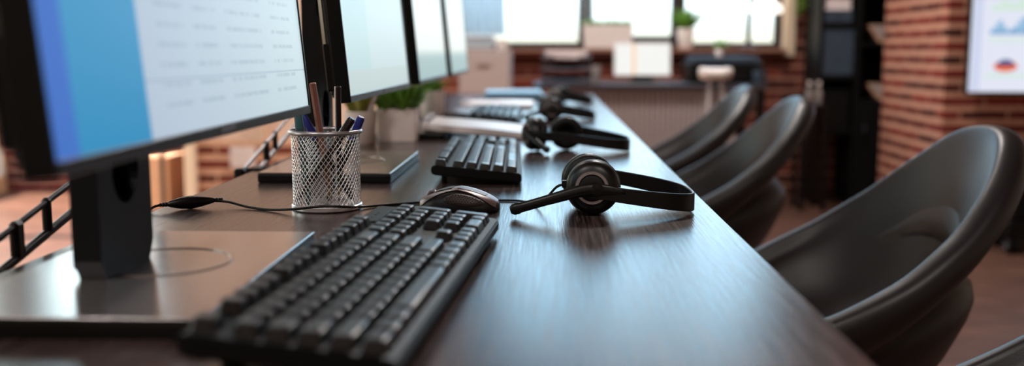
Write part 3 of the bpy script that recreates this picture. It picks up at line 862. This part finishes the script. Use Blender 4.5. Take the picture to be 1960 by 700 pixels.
foliage(t, [dict(n=40, h=.085, spread=.06, w=.012, c=(sx*.02-.004, sy*.006, .05), r0=.012) for sx in (-1, 1) for sy in (-1, 1)], 'leaf')
t = thing('potted_plant', 'white flared pot with small green plant, below the third monitor', 'plant', (-.302, 2.60, DT), group=GP)
round_pot(t, .026, .034, .078); foliage(t, [dict(n=60, h=.06, spread=.05, w=.009, c=(0, 0, .065), r0=.02)], 'leaf')
# far pen glass with pale sticks
t = thing('pen_glass', 'small clear grey holder of pale sticks beside the white flared pot', 'pen holder', (-.345, 2.50, DT))
M['clear'] = mat('clear_glass', lin(225, 215, 212), .15, trans=.7)
b = nb(); lathe(b, [(.001, 0), (.024, 0), (.025, .002), (.027, .075), (.0255, .075), (.0235, .004), (.001, .004)], 32); obj('glass', b, 'clear', t, smooth='auto')
for k, (dx, dy, lx, m) in enumerate(((-.012, .004, -.012, 'white'), (.002, -.01, .004, 'pot'), (.01, .008, .014, 'white'), (-.004, .012, .004, 'pinkbeige'), (.013, -.006, .010, 'pot'))):
    s = thing('pen', ['white stick leaning left in the clear holder', 'cream stick upright at the front of the clear holder', 'white stick leaning right in the clear holder', 'pinkish stick at the back of the clear holder', 'cream stick leaning right in the clear holder'][k], 'pen', (-.345+dx*.8, 2.50+dy*.8, DT+.005), group='pale sticks in the clear holder')
    b = nb(); tube(b, [(0, 0, 0), (lx*.55, 0, .05), (lx, .002, .105+.006*(k % 3))], .0032, 8); obj('stick', b, m, s, smooth=True)

def magazine(label, loc, L, D, tilt, rz, m='paper'):
    t = thing('magazine', label, 'magazine', loc, group='magazines on the long desk')
    t.rotation_euler = (0, tilt, rz)
    b = nb(); rings = []
    for y in (-D/2, D/2):
        up = [(x, .0115+.002*math.sin(PI*(x+L/2)/L)) for x in [-L/2+L*i/10 for i in range(11)]]
        rings.append([(x, y, z) for x, z in up]+[(L/2, y, .0005), (-L/2, y, .0005)])
    loft(b, rings); obj('pages', b, m, t, smooth='auto')
    b = nb()
    for y0 in [(-D/2+D*(i+.5)/12) for i in range(12)]:
        tube(b, [(-L/2+.002+.0105*math.cos(a), y0, .0098+.0105*math.sin(a)) for a in [2*PI*k/14 for k in range(14)]], .0012, 5, True)
    o = obj('spiral_binding', b, 'rim', t, smooth=True)
    b = nb(); bx(b, -L/2+.002, L/2+.001, -D/2-.002, D/2+.002, -.0012, .0005); obj('cover', b, 'black', t)
    return t
magazine('white open magazine lying behind the second keyboard', (-.157, 2.155, DT+.0112), .215, .235, math.radians(5.0), math.radians(2))
magazine('pinkish white magazine behind the farthest keyboard', (-.160, 3.27, DT+.0021), .225, .27, 0, 0)
t = thing('paper_stack', 'pale blue sheets in place of a shiny keyboard at the far end of the desk', 'papers', (-.13, 3.83, DT))  # sheets stand in for a keyboard, their blue for its sky reflection
for k in range(7):
    b = nb(); box(b, (rnd.uniform(-.006, .006), rnd.uniform(-.006, .006), .002+k*.0042), (.21, .297, .0040), 0, 1, Matrix.Rotation(rnd.uniform(-.05, .05), 3, 'Z')); obj('sheet', b, 'sheen_blue', t)

# twin rod lamp arms clamped to the rear desk edge
def make_arm(label):
    t = thing('lamp_arm', label, 'lamp arm', group='twin rod lamp arms at the rear desk edge')
    b = nb(); bx(b, -.004, .010, -.018, .018, 0, .003, .001, 1); bx(b, -.012, -.0005, -.018, .018, -.06, .003, .001, 1); bx(b, -.012, .02, -.018, .018, -.062, -.056, .001, 1); bx(b, -.03, -.011, -.012, .012, -.05, -.012, .001, 1); obj('clamp', b, 'black', t)
    s = .235
    for dz, r in ((-.011, .0030), (-.040, .0044)):
        b = nb(); tube(b, [(-.026, .0, dz+.004), (-.026, .48, dz+.48*s)], r, 10); obj('rod', b, 'chrome', t, smooth='auto')
    b = nb(); bx(b, -.034, -.018, -.01, .012, -.046, .001, .003, 1); obj('joint', b, 'black', t)
    for y in (.145, .20, .47):
        b = nb(); box(b, (-.026, y, -.022+y*s), (.009, .015 if y != .2 else .008, .036), .003, 1, None); obj('joint', b, 'black', t)
    return t
arm = make_arm('black twin rod lamp arm slanting behind the nearest monitor stand')
arm.location = (DX0, .715, DT)
a2 = dup(arm, loc=(DX0, 1.51, DT), label='grey lamp arm slanting up behind the mesh pen cup')

for c_ in a2.children:
    if c_.name.startswith('rod'): c_.data = c_.data.copy(); c_.data.materials[0] = M['rim']

# ------------------------------------------------------------------ back desk with its things
t = thing('back_desk', 'dark topped desk with beige corrugated front below the windows', 'desk', (0, 0, 0))
b = nb(); bx(b, -.08, 1.20, 5.50, 6.12, .722, .75, .003, 1); obj('desktop', b, 'desk_top', t)
b = nb()                                       # corrugated front
n = 34; f, k_ = [], []
for i in range(n*8+1):
    x = .06+.98*i/(n*8); y = 5.545+.008*math.sin(2*PI*i/8)
    f.append((x, y))
loft(b, [[(x, y, z) for x, y in f]+[(1.04, 5.565, z), (.06, 5.565, z)] for z in (.06, .722)])
obj('front_panel', b, 'pinkbeige', t)
for x, y in ((-.05, 5.54), (1.17, 5.54), (-.05, 6.08), (1.17, 6.08)):
    b = nb(); bx(b, x-.02, x+.02, y-.02, y+.02, 0, .722); obj('leg', b, 'black', t)
# letter trays
t = thing('letter_tray', 'stack of grey letter trays on the back desk', 'letter tray', (.105, 5.80, .75))
for k in range(3):
    z = .012+k*.062
    b = nb(); bx(b, -.14, .14, -.13, .15, z, z+.004); bx(b, -.14, -.136, -.13, .15, z, z+.035); bx(b, .136, .14, -.13, .15, z, z+.035); bx(b, -.14, .14, .146, .15, z, z+.035); bx(b, -.14, -.07, -.134, -.13, z, z+.018); bx(b, .07, .14, -.134, -.13, z, z+.018)
    obj('tray', b, 'grey', t)
for x in (-.13, .13):
    for y in (-.11, .13):
        b = nb(); bx(b, x-.005, x+.005, y-.005, y+.005, 0, .15); obj('post', b, 'black', t)
t = thing('paper_stack', 'white papers on the top letter tray below the window', 'papers', (.105, 5.80, .891))
for k in range(6):
    b = nb(); box(b, (rnd.uniform(-.004, .004), rnd.uniform(-.004, .004), .002+k*.0075), (.235, .25, .007), .001, 1, Matrix.Rotation(rnd.uniform(-.03, .03), 3, 'Z')); obj('sheet', b, 'paper', t)
for k, (x, y, lab) in enumerate(((.262, 5.68, 'small amber glass beside the letter trays, nearest of two'), (.285, 5.79, 'small amber glass beside the letter trays, behind another'))):
    t = thing('drinking_glass', lab, 'glass', (x, y, .75), group='amber glasses beside the letter trays')
    b = nb(); lathe(b, [(.001, 0), (.017, 0), (.019, .01), (.020, .10), (.0185, .10), (.0175, .012), (.001, .011)], 24); obj('glass', b, 'clear', t, smooth='auto')
    b = nb(); lathe(b, [(.001, .0115), (.017, .0125), (.0182, .065), (.001, .065)], 24); obj('drink', b, 'amber', t, smooth='auto')
# small white display with an orange stripe
t = thing('tablet', 'white lit tablet with an orange stripe standing on the back desk', 'tablet', (.55, 5.86, .75))
tl_ = Matrix.Rotation(math.radians(-8), 4, 'X') 
def tb(x0, x1, y0, y1, z0, z1, nm, m, bev=0):
    b = nb(); bx(b, x0, x1, y0, y1, z0, z1, bev, 1); bmesh.ops.transform(b, matrix=Matrix.Translation((0, 0, .036)) @ tl_, verts=b.verts); return obj(nm, b, m, t)
tb(-.166, .166, 0, .009, 0, .196, 'body', 'white', .003)
sc_ = tb(-.158, .158, -.0012, 0, .007, .189, 'screen', 'lit_white')
tb(-.058, -.043, -.002, -.0012, .007, .189, 'orange_stripe', 'orange')
b = nb(); bx(b, -.08, .08, -.02, .10, 0, .008, .002, 1); bx(b, -.06, .06, -.008, .012, .006, .04, .002, 1); bx(b, -.02, .02, .035, .045, .005, .13); obj('stand', b, 'black', t)
# printer
t = thing('printer', 'low black printer with bluish top below the right window', 'printer', (1.005, 5.86, .75))
b = nb(); bx(b, -.21, .21, -.16, .16, .0, .115, .01); obj('case', b, 'black', t)
b = nb(); bx(b, -.185, .185, -.155, .15, .115, .150, .008); obj('lid', b, 'bluegrey', t)
b = nb(); bx(b, -.15, .15, -.20, -.15, .02, .03, .002, 1); obj('paper_tray', b, 'black', t)
t = thing('potted_plant', 'small plant in a pale pot on top of the printer', 'plant', (.985, 5.82, .90), group='plants by the windows')
round_pot(t, .02, .026, .045); foliage(t, [dict(n=40, h=.07, spread=.09, w=.014, c=(0, 0, .035), r0=.015)], 'leaf')
t = thing('desk_mug', 'grey mug at the right end of the back desk', 'mug', (1.175, 5.62, .75))
b = nb(); lathe(b, [(.001, 0), (.032, 0), (.035, .004), (.036, .075), (.033, .075), (.031, .008), (.001, .007)], 28); obj('cup', b, 'bluegrey', t, smooth='auto')
b = nb(); tube(b, [(.034+.018*math.sin(a), 0, .038-.024*math.cos(a)) for a in [PI*k/10 for k in range(11)]], .004, 8); obj('handle', b, 'bluegrey', t, smooth=True)
# window sill: planter, pot, lamp, box
SZ = .947
t = thing('planter_box', 'long white planter with green plants on the windowsill', 'planter', (.378, YB-.035, SZ), group='plants by the windows')
b = nb(); rg = []
for z, k in ((0, .93), (.145, 1.0), (.147, .99), (.147, .95), (.125, .94)):
    X, Y = .157*k, .055*k; rg.append([(-X, -Y, z), (X, -Y, z), (X, Y, z), (-X, Y, z)])
loft(b, rg); bmesh.ops.bevel(b, geom=list(b.edges), offset=.003, segments=1, affect='EDGES'); obj('box', b, 'pot', t)
b = nb(); bx(b, -.145, .145, -.05, .05, .125, .130); obj('soil', b, 'soil', t)
foliage(t, [dict(n=24, h=.07, spread=.05, w=.014, c=(-.13+.052*k, 0, .125), r0=.02) for k in range(6)], 'leaf')
t = thing('potted_plant', 'bushy green plant in a white pot between the right windows', 'plant', (.872, YB-.03, SZ), group='plants by the windows')
round_pot(t, .045, .056, .125); foliage(t, [dict(n=110, h=.16, spread=.12, w=.02, c=(0, 0, .11), r0=.04)], 'leaf')
t = thing('table_lamp', 'white shaded lamp on a thin dark stem at the right window', 'lamp', (1.268, YB-.04, SZ))
b = nb(); lathe(b, [(.001, 0), (.05, 0), (.05, .008), (.012, .016), (.001, .018)], 28); obj('base', b, 'black', t, smooth='auto')
b = nb(); tube(b, cat([(0, 0, .01), (-.004, 0, .12), (.004, 0, .25), (.03, 0, .33), (.085, 0, .34), (.10, 0, .30)], 6), .017, 10); obj('stem', b, 'frame', t, smooth=True)
b = nb(); lathe(b, [(.100, .222), (.103, .230), (.098, .262), (.06, .292), (.02, .305), (.001, .306)], 40, Matrix.Translation((.10, 0, 0)), False, True)
sh_ = obj('lamp_shade', b, 'shade_lit', t, smooth=True); md = sh_.modifiers.new('thick', 'SOLIDIFY'); md.thickness = .003
t = thing('storage_bin', 'pale blue low box on the sill at the left end of the windows', 'box', (-.44, YB-.04, SZ))
b = nb(); rg = []
for z, k in ((0, .92), (.07, 1.0), (.072, .97), (.06, .95)):
    X, Y = .10*k, .05*k; rg.append([(-X, -Y, z), (X, -Y, z), (X, Y, z), (-X, Y, z)])
M['bin'] = mat('pale_bin', lin(214, 234, 244), .4)
loft(b, rg); obj('box', b, 'bin', t)
b = nb(); bx(b, -.103, .103, -.053, .053, .069, .079, .003, 1); obj('lid', b, 'paper', t)
# light blue curtain at the left window
t = thing('curtain', 'light blue curtain at the left end of the windows', 'curtain', (-.44, YB-.13, 0))
b = nb(); g = []
for i in range(61):
    x = -.17+.34*i/60; y = .022*math.sin(i*.62)
    g.append([b.verts.new((x, y*(1-.3*f), 1.03+1.6*f)) for f in (0, .5, 1)])
for i in range(60):
    for j in range(2): b.faces.new((g[i][j], g[i+1][j], g[i+1][j+1], g[i][j+1]))
cu = obj('cloth', b, 'curtain', t, smooth=True); md = cu.modifiers.new('thick', 'SOLIDIFY'); md.thickness = .002
b = nb(); tube(b, [(-.24, 0, 2.645), (.24, 0, 2.645)], .012, 10); obj('rod', b, 'black', t, smooth=True)
# beige cabinet with a white mug on top
t = thing('filing_cabinet', 'pinkish beige cabinet standing beyond the far end of the desk', 'cabinet', (-.33, 5.33, 0))
b = nb(); bx(b, -.135, .135, -.14, .16, .03, .935, .004, 1); obj('body', b, 'pinkbeige', t)
for k in range(4):
    b = nb(); bx(b, -.128, .128, -.150, -.140, .045+k*.222, .045+k*.222+.212, .003, 1); dw = obj('drawer', b, 'beige', t)
    b = nb(); bx(b, -.035, .035, -.160, -.148, .045+k*.222+.15, .045+k*.222+.162, .002, 1); obj('handle', b, 'pinkbeige', dw)
b = nb(); bx(b, -.125, .125, -.13, .15, 0, .03); obj('plinth', b, 'black', t)
t = thing('mug', 'small white mug on the beige cabinet', 'mug', (-.245, 5.26, .935))
b = nb(); lathe(b, [(.001, 0), (.022, 0), (.028, .006), (.029, .055), (.026, .055), (.025, .008), (.001, .007)], 24); obj('cup', b, 'white', t, smooth='auto')
b = nb(); tube(b, [(.028+.014*math.sin(a), 0, .03-.016*math.cos(a)) for a in [PI*k/10 for k in range(11)]], .003, 8); obj('handle', b, 'white', t, smooth=True)
# pale stool with a saddle seat beyond the chairs
t = thing('stool', 'pale high stool with a lobed seat beside the beige corrugated desk', 'stool', (.785, 4.72, 0))
b = nb(); rings = []
for z, k in ((.800, .80), (.812, .97), (.832, 1.0), (.846, .93), (.850, .7)):
    r = []
    for i in range(36):
        a = 2*PI*i/36; rr = .066*(1+.22*math.cos(2*a))*k
        r.append((rr*math.cos(a), rr*math.sin(a), z+(.006*math.cos(2*a) if z > .83 else 0)))
    rings.append(r)
loft(b, rings); obj('seat', b, 'white', t, smooth=True)
for sx, sy in ((-1, -1), (1, -1), (1, 1), (-1, 1)):
    b = nb(); tube(b, [(sx*.026, sy*.026, .805), (sx*.085, sy*.085, 0)], [.006, .008], 10); obj('leg', b, 'pinkbeige', t, smooth=True)
b = nb(); tube(b, [(sx*.066, sy*.066, .25) for sx, sy in ((-1, -1), (1, -1), (1, 1), (-1, 1))], .006, 8, True); obj('foot_rail', b, 'pinkbeige', t)

# ------------------------------------------------------------------ bookcase and its contents
t = thing('bookcase', 'tall black bookcase between the window wall and the brick pier', 'bookcase', (0, 0, 0))
BX0, BXM, BX1, BY0, BY1 = 1.640, 1.838, 2.13, 6.06, 6.40
for x0, x1, nm in ((BX0-.022, BX0, 'side_panel'), (BXM, BXM+.03, 'side_panel'), (BX1, BX1+.022, 'side_panel')):
    b = nb(); bx(b, x0, x1, BY0, BY1, 0, 2.2, .002, 1); obj(nm, b, 'black_matte', t)
for z in (.44, .765, 1.078, 1.40, 1.75, 2.18):
    b = nb(); bx(b, BX0, BXM, BY0, BY1, z, z+.022); obj('shelf', b, 'black_matte', t)
b = nb(); bx(b, BX0, BXM, BY1-.01, BY1, .44, 2.2); obj('back_panel', b, 'black_matte', t)
b = nb(); bx(b, BXM+.03, BX1, BY1-.01, BY1, 0, 2.2); obj('back_panel', b, 'black_matte', t)
for z in (.03, .62, .962, 1.40, 2.18):
    b = nb(); bx(b, BXM+.03, BX1, BY0, BY1, z, z+.022); obj('shelf', b, 'black_matte', t)
b = nb(); bx(b, BXM+.032, BX1-.002, BY0-.012, BY0, .05, .62, .002, 1); dr = obj('door', b, 'black_matte', t)
b = nb(); tube(b, [(BXM+.06, BY0-.026, .38), (BXM+.06, BY0-.026, .50)], .005, 8); obj('handle', b, 'chrome', dr, smooth=True)
GB = 'boxes in the bookcase'
def file_box(x0, x1, y0, y1, z0, z1, label, m='bluegrey', lab2='file_box', grp=GB):
    t = thing(lab2, label, 'box', ((x0+x1)/2, (y0+y1)/2, z0), group=grp)
    X, Y, Z = (x1-x0)/2, (y1-y0)/2, z1-z0
    b = nb(); bx(b, -X, X, -Y, Y, 0, Z-.02, .003, 1); obj('body', b, m, t)
    b = nb(); bx(b, -X-.001, X+.001, -Y-.002, Y+.002, Z-.02, Z, .002, 1); obj('lid', b, m, t)
    b = nb(); lathe(b, [(.004, 0), (.009, 0), (.009, .003), (.004, .003)], 16, axis((0, -Y, Z*.35), (0, -1, 0))); obj('pull_ring', b, 'chrome', t)
file_box(BX0+.004, BX0+.19, 6.08, 6.36, .787, 1.06, 'large blue grey storage box on the middle shelf of the black bookcase')
file_box(BX0+.006, BX0+.175, 6.08, 6.36, 1.10, 1.175, 'flat blue grey storage box below white papers in the black bookcase')
file_box(BX0+.01, BX0+.18, 6.09, 6.36, .462, .70, 'black storage box on the low open shelf of the bookcase', 'black_matte')
t = thing('paper_stack', 'white papers on the flat box in the black bookcase', 'papers', (BX0+.09, 6.2, 1.175))
for k in range(8):
    b = nb(); box(b, (rnd.uniform(-.004, .004), rnd.uniform(-.004, .004), .004+k*.0085), (.15, .22, .008), .001, 1, Matrix.Rotation(rnd.uniform(-.02, .02), 3, 'Z')); obj('sheet', b, 'paper', t)
def wedge(x0, x1, z0, z1, label):
    t = thing('leaning_folder', label, 'folder', ((x0+x1)/2, 6.14, z0), group='leaning folders in the bookcase')
    w, h = x1-x0, z1-z0
    b = nb(); loft(b, [[(w/2, y, 0), (w/2, y, h), (-w/2, y, h), (w/2-.03, y, 0)] for y in (-.05, .05)]); obj('cover', b, 'card', t)
    b = nb(); loft(b, [[(w/2-.004, y, .006), (w/2-.004, y, h-.006), (-w/2+.012, y, h-.006)] for y in (-.052, .052)]); obj('pages', b, 'pinkbeige', t)
wedge(1.91, 2.01, .984, 1.085, 'tan folder leaning in the upper right bay of the black bookcase')
wedge(1.92, 2.02, .642, .735, 'tan folder leaning above the lower door of the black bookcase')
# bottles on a small side table left of the bookcase
t = thing('side_table', 'small black side table left of the black bookcase', 'side table', (1.555, 5.93, 0))
b = nb(); bx(b, -.085, .075, -.10, .10, .598, .620, .003, 1); obj('tabletop', b, 'black', t)
for sx in (-.07, .06):
    for sy in (-.085, .085):
        b = nb(); bx(b, sx-.013, sx+.013, sy-.013, sy+.013, 0, .598); obj('leg', b, 'black', t)
for x, lab in ((1.533, 'left of two pale bottles on the small black side table'), (1.588, 'right of two pale bottles on the small black side table')):
    t = thing('bottle', lab, 'bottle', (x, 5.92, .62), group='bottles on the small black side table')
    b = nb(); lathe(b, [(.001, 0), (.020, 0), (.022, .004), (.022, .075), (.010, .098), (.009, .122), (.001, .122)], 24); obj('body', b, 'clear', t, smooth='auto')
    b = nb(); lathe(b, [(.0105, .115), (.0105, .135), (.001, .136)], 18); obj('cap', b, 'pot', t, smooth='auto')
# trailing plant at the top left of the bookcase
t = thing('hanging_plant', 'trailing green plant hanging left of the black bookcase', 'plant', (1.590, 6.30, 1.40))
b = nb(); lathe(b, [(.001, 0), (.05, 0), (.06, .09), (.055, .09), (.048, .08), (.001, .08)], 28); obj('pot', b, 'pot', t, smooth='auto')
b = nb(); 
for k in range(3):
    a = k*2*PI/3; tube(b, [(.057*math.cos(a), .057*math.sin(a), .088), (0, 0, .60), (0, 0, 1.6)], .0015, 5)
obj('cord', b, 'black', t)
b = nb()
for k in range(26):
    a = rnd.uniform(0, 2*PI); x, y = .045*math.cos(a), .045*math.sin(a); ln = rnd.uniform(.08, .36); z = .09
    for j in range(int(ln/.022)):
        z -= .022; ang = rnd.uniform(0, 2*PI); d = Vector((math.cos(ang), math.sin(ang), -.4))*.03; p = Vector((x*1.35+rnd.uniform(-.012, .012), y*1.35+rnd.uniform(-.012, .012), z)); s = Vector((-d.y, d.x, 0)).normalized()*.011
        v = [b.verts.new(p), b.verts.new(p+d*.5+s), b.verts.new(p+d), b.verts.new(p+d*.5-s)]; b.faces.new(v)
o = obj('foliage', b, 'leaf', t); md = o.modifiers.new('thick', 'SOLIDIFY'); md.thickness = .0008

# ------------------------------------------------------------------ television on the brick pier
TY = 4.842
t = thing('television', 'wall mounted television showing charts on the brick pier', 'television', (2.005, TY, .738))
b = nb(); bx(b, -.012, 1.24, .004, .03, -.012, .71, .003, 1); obj('frame', b, 'bezel', t)
b = nb(); bx(b, .3, .9, .03, .058, .1, .6, .003, 1); obj('wall_bracket', b, 'black', t)
b = nb(); bx(b, 0, 1.228, .0015, .0045, 0, .70); sc_ = obj('screen', b, 'tv_screen', t)
def poly(name, pts, m, y=.0012):
    b = nb(); loft(b, [[(x, yy, z) for x, z in pts] for yy in (y-.0004, y)]); return obj(name, b, m, sc_)
# bar skyline charts
def skyline(x0, w, z0, hs, m):
    pts = [(x0, z0)]; n = len(hs)
    for i, h in enumerate(hs): pts += [(x0+w*i/n, z0+h), (x0+w*(i+1)/n, z0+h)]
    pts.append((x0+w, z0)); return poly('bar_chart', pts, m)
skyline(.085, .085, .272, [.022, .034, .056, .068, .045, .03], 'tv_blue'); skyline(.185, .11, .272, [.03, .05, .075, .085, .06, .078], 'tv_blue')
skyline(.085, .25, .272, [.010, .014, .012, .022, .010, .018, .014, .02], 'tv_blue2').location = (0, -.0006, 0)
poly('axis_line', [(.085, .236), (.42, .236), (.42, .252), (.085, .252)], 'tv_green')
poly('axis_line', [(.075, .066), (.42, .066), (.42, .085), (.075, .085)], 'tv_green')
el = lambda cx, cz, rx, rz, a0, a1: [(cx+rx*math.cos(a0+(a1-a0)*k/24), cz+rz*math.sin(a0+(a1-a0)*k/24)) for k in range(25)]
dn = poly('donut_chart', el(.168, .121, .056, .026, 0, 2*PI)[:-1], 'tv_orange')
b = nb(); loft(b, [[(x, yy, z) for x, z in el(.168, .124, .042, .030, 0, PI)] for yy in (.0002, .0007)]); obj('donut_top', b, 'tv_purple', dn)
poly('side_panel', [(.006, .004), (.05, .004), (.05, .69), (.006, .69)], 'tv_pink')
skyline(.085, .25, .38, [.03, .05, .04, .06, .05, .07], 'tv_green'); skyline(.085, .25, .52, [.05, .03, .06, .04, .07, .05], 'tv_blue')

# low caster trolley by the pier
t = thing('caster_cart', 'low black cart on twin wheel casters before the brick pier', 'cart', (2.27, 4.60, 0))
b = nb(); bx(b, -.16, .20, -.02, .24, .10, .155, .006, 1); obj('deck', b, 'black', t)
b = nb(); bx(b, -.13, .18, .01, .22, .155, .36, .008, 1); obj('case', b, 'black_matte', t)
for x in (-.12, .16):
    for y in (.01, .21):
        b = nb()
        for s in (-1, 1): lathe(b, [(.001, -.009), (.030, -.009), (.034, -.004), (.034, .006), (.028, .009), (.001, .009)], 24, axis((x+s*.019, y, .034), (1, 0, 0)))
        c_ = obj('caster', b, 'black', t, smooth='auto')
        b = nb(); bx(b, x-.008, x+.008, y-.012, y+.012, .03, .105, .002, 1); obj('fork', b, 'chrome', c_)
        b = nb(); lathe(b, [(.014, 0), (.018, .001), (.014, .002)], 16, axis((x-.0285, y, .034), (-1, 0, 0))); obj('hub_cap', b, 'grey', c_)

# ------------------------------------------------------------------ things at the left
t = thing('cardboard_box', 'tan cardboard box on the floor by the low brick wall', 'box', (-2.46, 6.0, 0))
b = nb(); bx(b, -.19, .19, -.16, .16, 0, .30, .003, 1); obj('body', b, 'card', t)
for s in (-1, 1):
    b = nb(); bx(b, -.19, .19, s*.002, s*.16, .30, .304); obj('flap', b, 'card', t)
b = nb(); bx(b, -.19, .19, -.025, .025, .304, .3046); obj('tape', b, 'pinkbeige', t)
t = thing('floor_lamp', 'thin dark floor lamp pole left of the low brick wall', 'floor lamp', (-2.21, 5.60, 0))
b = nb(); lathe(b, [(.001, 0), (.11, 0), (.11, .012), (.02, .022), (.001, .024)], 32); obj('base', b, 'chrome', t, smooth='auto')
b = nb(); tube(b, [(0, 0, .02), (0, 0, 1.55)], .014, 12); obj('pole', b, 'chrome', t, smooth=True)
b = nb(); lathe(b, [(.17, 1.45), (.11, 1.72)], 32, None, False, False); o = obj('lamp_shade', b, 'pot', t, smooth=True); md = o.modifiers.new('thick', 'SOLIDIFY'); md.thickness = .003
t = thing('wall_socket', 'white socket plate on the low brick wall at the left', 'socket', (-1.613, 5.198, .372))
b = nb(); bx(b, -.068, .068, -.012, 0, -.055, .055, .004); obj('plate', b, 'white', t)
for s in (-1, 1):
    b = nb(); lathe(b, [(.022, 0), (.022, .001), (.018, .001), (.018, -.006), (.001, -.006)], 24, axis((s*.033, -.0125, 0), (0, -1, 0)), False, True); obj('outlet', b, 'pot', t, smooth='auto')

# ------------------------------------------------------------------ camera
cam = bpy.data.cameras.new('camera'); co = bpy.data.objects.new('camera', cam); COL.objects.link(co)
cam.sensor_width = 36; cam.lens = 36*1905/1960
co.location = (0, 0, .93); co.rotation_euler = (PI/2-math.radians(7.5355), 0, math.radians(2.0565))
cam.clip_start = .02
cam.dof.use_dof = True; cam.dof.focus_distance = 1.105; cam.dof.aperture_fstop = 2.7; cam.dof.aperture_blades = 9
S.camera = co
S.view_settings.view_transform = 'Standard'; S.view_settings.look = 'None'; S.view_settings.gamma = 1
S.view_settings.use_curve_mapping = False; S.view_settings.exposure = 0
S.cycles.use_denoising = True
S.cycles.max_bounces = 8; S.cycles.diffuse_bounces = 4; S.cycles.caustics_reflective = False; S.cycles.caustics_refractive = False
S.cycles.sample_clamp_indirect = 6
